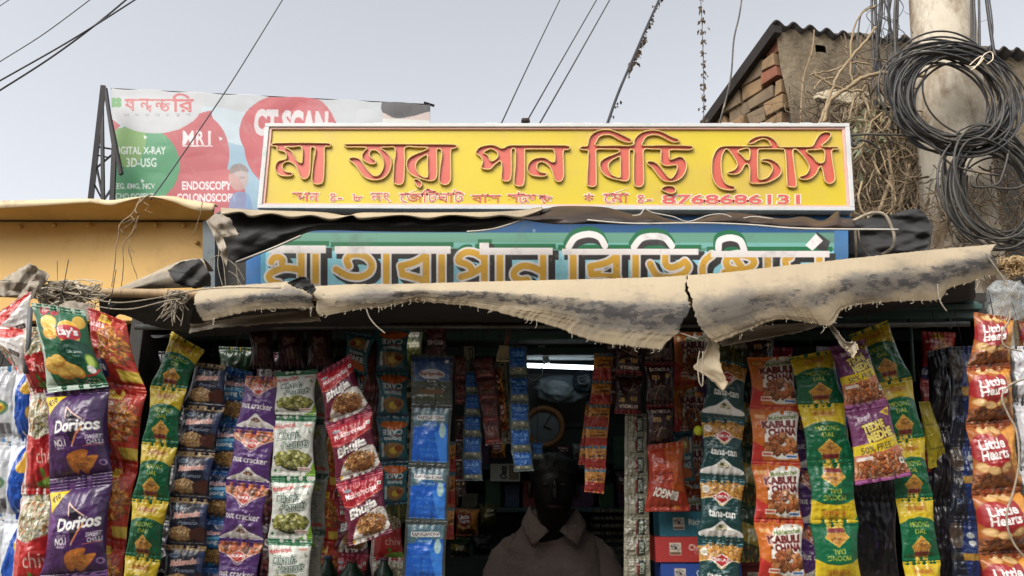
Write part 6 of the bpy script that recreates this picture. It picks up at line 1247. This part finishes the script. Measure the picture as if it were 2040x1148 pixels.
g = Geo(); g.add([cc] + [[cc[0] + Rk * math.cos(a), cc[1], cc[2] + Rk * math.sin(a)] for a in th], [(0, i + 1, (i + 1) % 48 + 1) for i in range(48)]); build('dial', g, mat('pale dial', (112, 120, 120), (100, 108, 110), 4, .5), ck, False)
g = Geo(); g.tube([cc - [0, .006, 0], cc + [.045, -.006, .075]], .0022, 5); build('clock_hand', g, DARKWOOD, ck); g = Geo(); g.tube([cc - [0, .006, 0], cc + [.03, -.006, -.012]], .003, 5); build('clock_hand', g, DARKWOOD, ck); g = Geo()
for i in range(12): a = i * math.pi / 6; g.tube([cc + [Rk * .82 * math.cos(a), -.003, Rk * .82 * math.sin(a)], cc + [Rk * .9 * math.cos(a), -.003, Rk * .9 * math.sin(a)]], .0018, 4)
build('dial_marking', g, DARKWOOD, ck)
# pale translucent bag on the back wall, crumpled
PLB, t, b, o_ = nodes('cloudy plastic'); b.inputs['Base Color'].default_value = (.55, .6, .62, 1); b.inputs['Roughness'].default_value = .25; b.inputs['Alpha'].default_value = .28; b.inputs['Specular IOR Level'].default_value = .8; bump(t, b, tex(t, 30, 4).outputs[0], .6, .01)
PLW, t, b, o_ = nodes('pale plastic sheet'); b.inputs['Base Color'].default_value = (.26, .33, .36, 1); b.inputs['Roughness'].default_value = .4; bump(t, b, tex(t, 14, 5).outputs[0], .7, .02)
def lump(name, label, cat, cx, cy, rx, ry, Y, m, seed, amp=.3, group=None, dep=None, n=28):
    q = np.random.default_rng(seed); th = np.linspace(0, math.pi, n)[:, None]; ph = np.linspace(0, 2 * math.pi, n * 2)[None, :]
    nz = 1 + amp * vnoise(n, n * 2, 9, seed, True) * np.sin(th); nz[:, -1] = nz[:, 0]
    sx, sz = rx * Y / FPX, ry * Y / FPX; sy = dep or min(sx, sz); c0 = np.array(P(cx, cy, Y))
    V = np.stack([c0[0] + sx * nz * np.sin(th) * np.cos(ph), c0[1] + sy * nz * np.sin(th) * np.sin(ph), c0[2] + sz * nz * np.cos(th) + 0 * ph], -1); g = Geo(); g.grid(V)
    return tag(build(name, g, m), label, cat, group)
lump('plastic_bag', 'crumpled pale plastic bag on the shelf under the tube light', 'plastic bag', 1120, 775, 44, 26, 3.15, PLW, 3, .5)
lump('plastic_bag', 'dark bundle in plastic right of the pale bag', 'plastic bag', 1165, 760, 22, 22, 3.1, mat('dark bag', (40, 50, 58), (70, 84, 92), 12, .4), 4, .5)
lump('plastic_bag', 'clear cloudy plastic bag tied to the pole at the right end', 'plastic bag', 2008, 598, 34, 40, 1.73, PLB, 6, .6)
g = Geo(); A = [P(1050, 745, 3.33), P(1190, 745, 3.33), P(1190, 850, 3.33), P(1050, 850, 3.33)]; g.hexa(A, [[a[0], a[1] + .015, a[2]] for a in A]); tag(build('tube_lit_panel', g, mat('wall colour paled by tube light', (110, 122, 120), (88, 100, 100), 5, .6, dirt=(60, 66, 66), dscale=6), smooth=False), 'pale grey panel painted as tube light falling on the back wall', 'panel')  # paler panel paints the tube's light onto the back wall
# shelf wares: small cartons and packets, individually
q = np.random.default_rng(90); WC = [(120, 34, 30), (150, 96, 40), (60, 80, 110), (110, 110, 90), (50, 90, 60), (140, 60, 60), (90, 60, 90), (160, 150, 120)]
WM = [mat('ware ' + w_, c_, tuple(int(v * .7) for v in c_), 20, .5, bmp=.2) for w_, c_ in zip(('red', 'amber', 'slate', 'khaki', 'green', 'rose', 'plum', 'cream'), WC)]
CN = ('dark red', 'amber', 'slate blue', 'khaki', 'dark green', 'rose', 'plum', 'cream')
def carton(x, z, Y, wd, ht, k, label, group, cat='carton', name='small_carton', tilt=0):
    g = Geo(); g.box(-wd / 2, wd / 2, 0, .05, 0, ht); o = build(name, g, WM[k], smooth=False, loc=(0, 0, 0), bevel=.002); o.location = (x, Y, z); o.rotation_euler = (0, 0, tilt); return tag(o, label, cat, group)
for z, nm in ((1.438, 'lower shelf'), (1.603, 'upper shelf')):
    x = KL + .06; i = 0
    while x < KR - .1:
        wd = q.uniform(.05, .11); ht = q.uniform(.05, .12); k = int(q.integers(8))
        px = 1020 + x / 3.15 * FPX
        if not (960 < px < 1180 and z > 1.5): carton(x + wd / 2, z + .0005, 3.16 + q.uniform(0, .02), wd, ht, k, CN[k] + ' cartons standing on the dim ' + nm, 'cartons on the ' + nm, tilt=q.normal(0, .1))
        x += wd + q.uniform(.012, .03)
c = Cv(0, 0, 100, 60, 60, (168, 168, 156)); c.text("Oats", 44, 30, 44, 24, (40, 40, 40), .05, .2, 90); c.rect(62, 6, 96, 54, (110, 96, 74)); Cb = c.done(); ny, nx = Cb.shape[:2]
ob = thing('oats_carton', 'white oats carton lying on its side on the back shelf', 'carton', P(1006, 960, 3.1)); tl2, br2 = P(977, 924, 3.08), P(1036, 959, 3.08)
g = Geo(); g.grid(np.stack(np.broadcast_arrays(np.linspace(tl2[0], br2[0], nx)[None, :], 3.08, np.linspace(tl2[2], br2[2], ny)[:, None]), -1), Cb.reshape(-1, 3)); g.box(tl2[0], br2[0], 3.081, 3.14, br2[2], tl2[2], (.3, .3, .27)); build('carton_face', g, PAPER, ob, False)
# bottles on the counter, left of the seller
GLASS = mat('dark green bottle', (16, 44, 26), (10, 30, 18), 6, .35, spec=.3)
def bottle(x, Y, h_, r, label, m, capc):
    root = thing('drink_bottle', label, 'bottle', (x, Y, 1.2), 'bottles on the counter'); pr = [(0, 0), (r * .9, 0), (r, .01), (r, h_ * .55), (r * .93, h_ * .68), (r * .45, h_ * .84), (r * .36, h_ * .95)]; a = np.arange(25) / 24 * 2 * math.pi
    V = np.array([[[x + p * math.cos(t_), Y + p * math.sin(t_), 1.2005 + z] for t_ in a] for p, z in pr]); g = Geo(); g.grid(V); build('glass_body', g, m, root)
    g = Geo(); g.tube([(x, Y, 1.2 + h_ * .94), (x, Y, 1.2 + h_)], r * .42, 14); build('cap', g, capc, root)
bottle(P(720, 1100, 2.35)[0], 2.22, .118, .036, 'dark green drink bottle with a pale rim below the maroon packets', GLASS, WM[0]); bottle(P(690, 1100, 2.35)[0] - .03, 2.25, .125, .03, 'dark bottle with a blue cap left of the green bottle', GLASS, WM[2]); bottle(P(770, 1100, 2.35)[0] + .01, 2.25, .12, .028, 'dark bottle with a plum cap right of the green bottle', GLASS, WM[6])
lump('lemon', 'yellow green lemon strung beside the dark green potato strip', 'lemon', 1392, 858, 10, 10, 2.0, mat('lemon skin', (190, 196, 40), (170, 180, 30), 30, .5), 8, .05, n=14)
lump('paper_charm', 'small yellow paper charm hanging above the lemon', 'charm', 1392, 786, 8, 6, 2.0, WM[1], 9, .5, n=14)
g = Geo()
for k in range(60):
    x = 1180 + (k % 8) * 8.5 + q.normal(0, 1); y = 1015 + (k // 8) * 15; A = [P(x, y, 2.95), P(x + 7, y, 2.95), P(x + 7, y + 6, 2.95), P(x, y + 6, 2.95)]; g.hexa(A, [[a[0], a[1] + .06, a[2]] for a in A])
tag(build('stacked_packs', g, WM[3], smooth=False, bevel=.001), 'dim stacks of small khaki packs behind the seller on the right', 'packs', kind='stuff')
for i, (x, y, wd, ht, dn, nm) in enumerate(((930, 1040, 50, 56, 'hearts', 'brown'), (972, 1026, 36, 44, 'aloo', 'olive'), (916, 1090, 44, 40, 'green', 'green'), (938, 905, 40, 40, 'kabuli', 'orange'), (992, 895, 34, 34, 'hearts', 'gold brown'), (1122, 902, 30, 30, 'sat', 'dark red'), (1152, 898, 26, 34, 'back', 'grey'), (1196, 900, 36, 30, 'choco', 'maroon'), (1210, 940, 30, 40, 'black', 'black'), (960, 1085, 40, 44, 'black', 'black foil'), (1240, 960, 30, 44, 'gems', 'plum'))):
    strip(nm + ' packet propped on the dim shelves behind the sachets', 'snack_packet', dn, 3.0, [(x - wd / 2, y - ht / 2, x + wd / 2, y - ht / 2 + 3), (x - wd / 2 + 3, y + ht / 2, x + wd / 2 - 2, y + ht / 2)], 'packets on the back shelves', bulge=.02, hang=False, seed=70 + i)

# ------------------------------------------------------------------ cords on the right
wire([(2035, 700), (2002, 690), (1996, 665), (2010, 640), (2012, 620)], 'white cord curling beside the heart biscuit strip', .002, 1.66, None, ROPE, 'white_cord', 'hanging cords', 'cord')
wire([(2060, 750), (2016, 765), (1996, 790), (2008, 825), (2025, 860), (2030, 920), (2020, 975), (2005, 1030), (2018, 1080), (2050, 1120)], 'long white cord looping down over the heart biscuits', .0022, 1.66, None, ROPE, 'white_cord', 'hanging cords', 'cord')

# ------------------------------------------------------------------ the seller
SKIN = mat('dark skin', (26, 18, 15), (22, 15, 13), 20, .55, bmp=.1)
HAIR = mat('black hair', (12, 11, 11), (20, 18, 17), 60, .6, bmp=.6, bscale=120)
SHIRT = mat('dull brown cotton shirt', (150, 132, 122), (128, 110, 100), 6, .85, bmp=.9, bscale=7, bdist=.03)
pe = thing('person', 'seated man in a dull brown collared shirt, face in deep shade behind the counter', 'person', (.145, 2.78, .95))
def loft(rings, n=28):
    """rings: (cx, cy, cz, rx, ry, power)"""
    a = np.arange(n + 1) / n * 2 * math.pi; V = []
    for cx, cy, cz, rx, ry, pw in rings:
        cs, sn = np.cos(a), np.sin(a); V.append(np.stack([cx + rx * np.sign(cs) * np.abs(cs) ** pw, cy + ry * np.sign(sn) * np.abs(sn) ** pw, np.full(n + 1, cz)], -1))
    return np.array(V)
HX, HY = P(1103, 985, 2.66)[0], 2.66
# body: skeleton grown with a skin surface (head, neck, trunk, arms, hands)
bm_v = [(HX, 2.78, .98), (HX, 2.80, 1.12), (HX, 2.80, 1.26), (HX, 2.77, 1.335), (HX, 2.725, 1.385), (HX, 2.69, 1.43), (HX, 2.665, 1.475), (HX, 2.66, 1.53), (HX, 2.675, 1.575)]
bm_r = [(.15, .11), (.145, .105), (.155, .10), (.10, .075), (.056, .056), (.06, .066), (.074, .086), (.078, .096), (.066, .080)]
ed = [(i, i + 1) for i in range(8)]
for s_ in (-1, 1):
    k = len(bm_v); bm_v += [(HX + s_ * .09, 2.79, 1.30), (HX + s_ * .15, 2.79, 1.265), (HX + s_ * .20, 2.74, 1.10), (HX + s_ * .19, 2.58, 1.02), (HX + s_ * .12, 2.48, 1.05), (HX + s_ * .10, 2.43, 1.06)]; bm_r += [(.06, .06), (.058, .055), (.045, .045), (.036, .036), (.026, .022), (.036, .018)]
    ed += [(3, k), (k, k + 1), (k + 1, k + 2), (k + 2, k + 3), (k + 3, k + 4), (k + 4, k + 5)]
    for f in range(4):
        j = len(bm_v); fx = HX + s_ * (.085 + .018 * f); bm_v += [(fx, 2.40, 1.06), (fx - s_ * .004, 2.375, 1.052), (fx - s_ * .006, 2.36, 1.035)]; bm_r += [(.009, .009), (.008, .008), (.007, .007)]; ed += [(k + 5, j), (j, j + 1), (j + 1, j + 2)]
    j = len(bm_v); bm_v += [(HX + s_ * .075, 2.445, 1.07), (HX + s_ * .06, 2.42, 1.065)]; bm_r += [(.011, .011), (.009, .009)]; ed += [(k + 4, j), (j, j + 1)]
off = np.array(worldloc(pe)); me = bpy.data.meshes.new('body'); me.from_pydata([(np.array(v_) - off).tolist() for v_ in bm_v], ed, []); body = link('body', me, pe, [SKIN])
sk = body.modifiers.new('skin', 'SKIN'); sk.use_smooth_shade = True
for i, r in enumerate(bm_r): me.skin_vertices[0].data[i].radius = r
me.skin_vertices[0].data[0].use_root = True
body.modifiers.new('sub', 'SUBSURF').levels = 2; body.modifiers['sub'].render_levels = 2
def ellip(g, c_, r_, n=14, seed=None, sq=1.0):
    th = np.linspace(0, math.pi, n)[:, None]; ph = np.linspace(0, 2 * math.pi, n * 2)[None, :]; k = 1 if seed is None else 1 + .05 * vnoise(n, n * 2, 6, seed)
    g.grid(np.stack([c_[0] + r_[0] * np.sin(th) * np.cos(ph) * k, c_[1] + r_[1] * np.sin(th) * np.sin(ph) * k, c_[2] + r_[2] * np.cos(th) * k + 0 * ph], -1))
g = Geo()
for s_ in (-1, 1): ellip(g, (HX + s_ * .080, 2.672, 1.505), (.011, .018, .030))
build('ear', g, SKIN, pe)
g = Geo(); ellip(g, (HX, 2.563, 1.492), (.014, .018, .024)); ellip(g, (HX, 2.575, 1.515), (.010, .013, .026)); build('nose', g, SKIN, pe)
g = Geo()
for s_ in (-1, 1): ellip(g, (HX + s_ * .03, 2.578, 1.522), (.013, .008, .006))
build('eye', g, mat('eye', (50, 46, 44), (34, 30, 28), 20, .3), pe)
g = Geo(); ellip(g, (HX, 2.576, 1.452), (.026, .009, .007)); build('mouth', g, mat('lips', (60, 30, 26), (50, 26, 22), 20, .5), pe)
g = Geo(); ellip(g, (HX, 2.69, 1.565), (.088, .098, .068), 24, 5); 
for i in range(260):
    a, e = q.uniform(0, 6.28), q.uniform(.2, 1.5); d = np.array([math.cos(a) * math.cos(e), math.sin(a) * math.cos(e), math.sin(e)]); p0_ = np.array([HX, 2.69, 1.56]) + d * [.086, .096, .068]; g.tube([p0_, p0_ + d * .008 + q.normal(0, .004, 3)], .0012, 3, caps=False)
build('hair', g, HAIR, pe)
# shirt: rings over the trunk, shoulders and upper arms, then collar and placket
R = loft([(HX, 2.79, .97, .17, .13, .9), (HX, 2.80, 1.10, .17, .13, .85), (HX, 2.80, 1.20, .178, .125, .8), (HX, 2.80, 1.25, .18, .12, .8), (HX, 2.79, 1.30, .168, .105, .85), (HX, 2.785, 1.345, .14, .095, .9), (HX, 2.775, 1.385, .108, .085, .95), (HX, 2.76, 1.425, .082, .078, 1), (HX, 2.745, 1.44, .074, .074, 1)], 60)
Rd = np.array([resample(cr(R[:, i], 5), 60) for i in range(R.shape[1])]).transpose(1, 0, 2); nzz = vnoise(60, 61, 12, 95, True) * .02; nzz[:, -1] = nzz[:, 0]; cen = np.array([HX, 2.79]); d2 = Rd[..., :2] - cen; Rd[..., :2] += d2 / (np.linalg.norm(d2, axis=-1)[..., None] + 1e-6) * nzz[..., None]
g = Geo(); g.grid(Rd)
for s_ in (-1, 1):
    sl_ = cr([(HX + s_ * .10, 2.79, 1.31), (HX + s_ * .155, 2.785, 1.265), (HX + s_ * .19, 2.75, 1.17), (HX + s_ * .215, 2.70, 1.08), (HX + s_ * .20, 2.60, 1.04)], 8); rr = np.interp(np.linspace(0, 1, len(sl_)), [0, .3, .6, 1], [.06, .068, .062, .054]) * (1 + .04 * np.sin(np.arange(len(sl_)) * 1.7)); g.tube(sl_, rr, 18)
sh = build('shirt', g, SHIRT, pe)
for s_ in (-1, 1):
    g = Geo(); A = np.array([(HX + s_ * .078, 2.78, 1.452), (HX + s_ * .072, 2.70, 1.435), (HX + s_ * .018, 2.655, 1.372)]); B = np.array([(HX + s_ * .105, 2.78, 1.405), (HX + s_ * .108, 2.69, 1.385), (HX + s_ * .075, 2.650, 1.325)])
    a_c, b_c = cr(A, 6), cr(B, 6); t = np.linspace(0, 1, 8)[:, None, None]; V = a_c[None] * (1 - t) + b_c[None] * t; V[..., 1] -= .012 * np.sin(np.linspace(0, 1, 8) * 3.1)[:, None]; g.grid(V); o = build('collar', g, SHIRT, sh); m_ = o.modifiers.new('t', 'SOLIDIFY'); m_.thickness = .003

# ------------------------------------------------------------------ unseen houses added behind the viewer to shade the packets; their film mirrors them
for i, (x0, x1, h_, c_, lb) in enumerate(((-9.0, -3.2, 5.2, (120, 108, 92), 'tan plastered row house added out of view to block sky light, with two shuttered windows'), (-3.1, 2.4, 4.6, (96, 104, 98), 'grey green plastered row house added out of view to block sky light, with two shuttered windows'), (2.5, 9.0, 5.6, (128, 98, 80), 'terracotta plastered row house added out of view to block sky light, with two shuttered windows'))):
    h0 = thing('sky_blocking_house', lb, 'house', ((x0 + x1) / 2, -7.5, 0), 'unseen row houses added to block sky light'); m_ = mat('street plaster ' + str(i), c_, tuple(int(v * .8) for v in c_), 2, .9, bmp=.3, dirt=(60, 56, 50))
    g = Geo(); g.box(x0, x1, -8.5, -6.5, 0, h_); build('wall', g, m_, h0, False); g = Geo(); g.box(x0 - .1, x1 + .1, -8.6, -6.2, h_ + .001, h_ + .12); build('roof', g, m_, h0, False)
    for k in (.28, .72):
        xc = x0 + (x1 - x0) * k; g = Geo(); g.box(xc - .6, xc + .6, -6.497, -6.44, 2.2, 3.6); build('window', g, DARKWOOD, h0, False)
    g = Geo(); g.box((x0 + x1) / 2 - .5, (x0 + x1) / 2 + .5, -6.497, -6.44, .02, 2.1); build('door', g, DARKWOOD, h0, False)
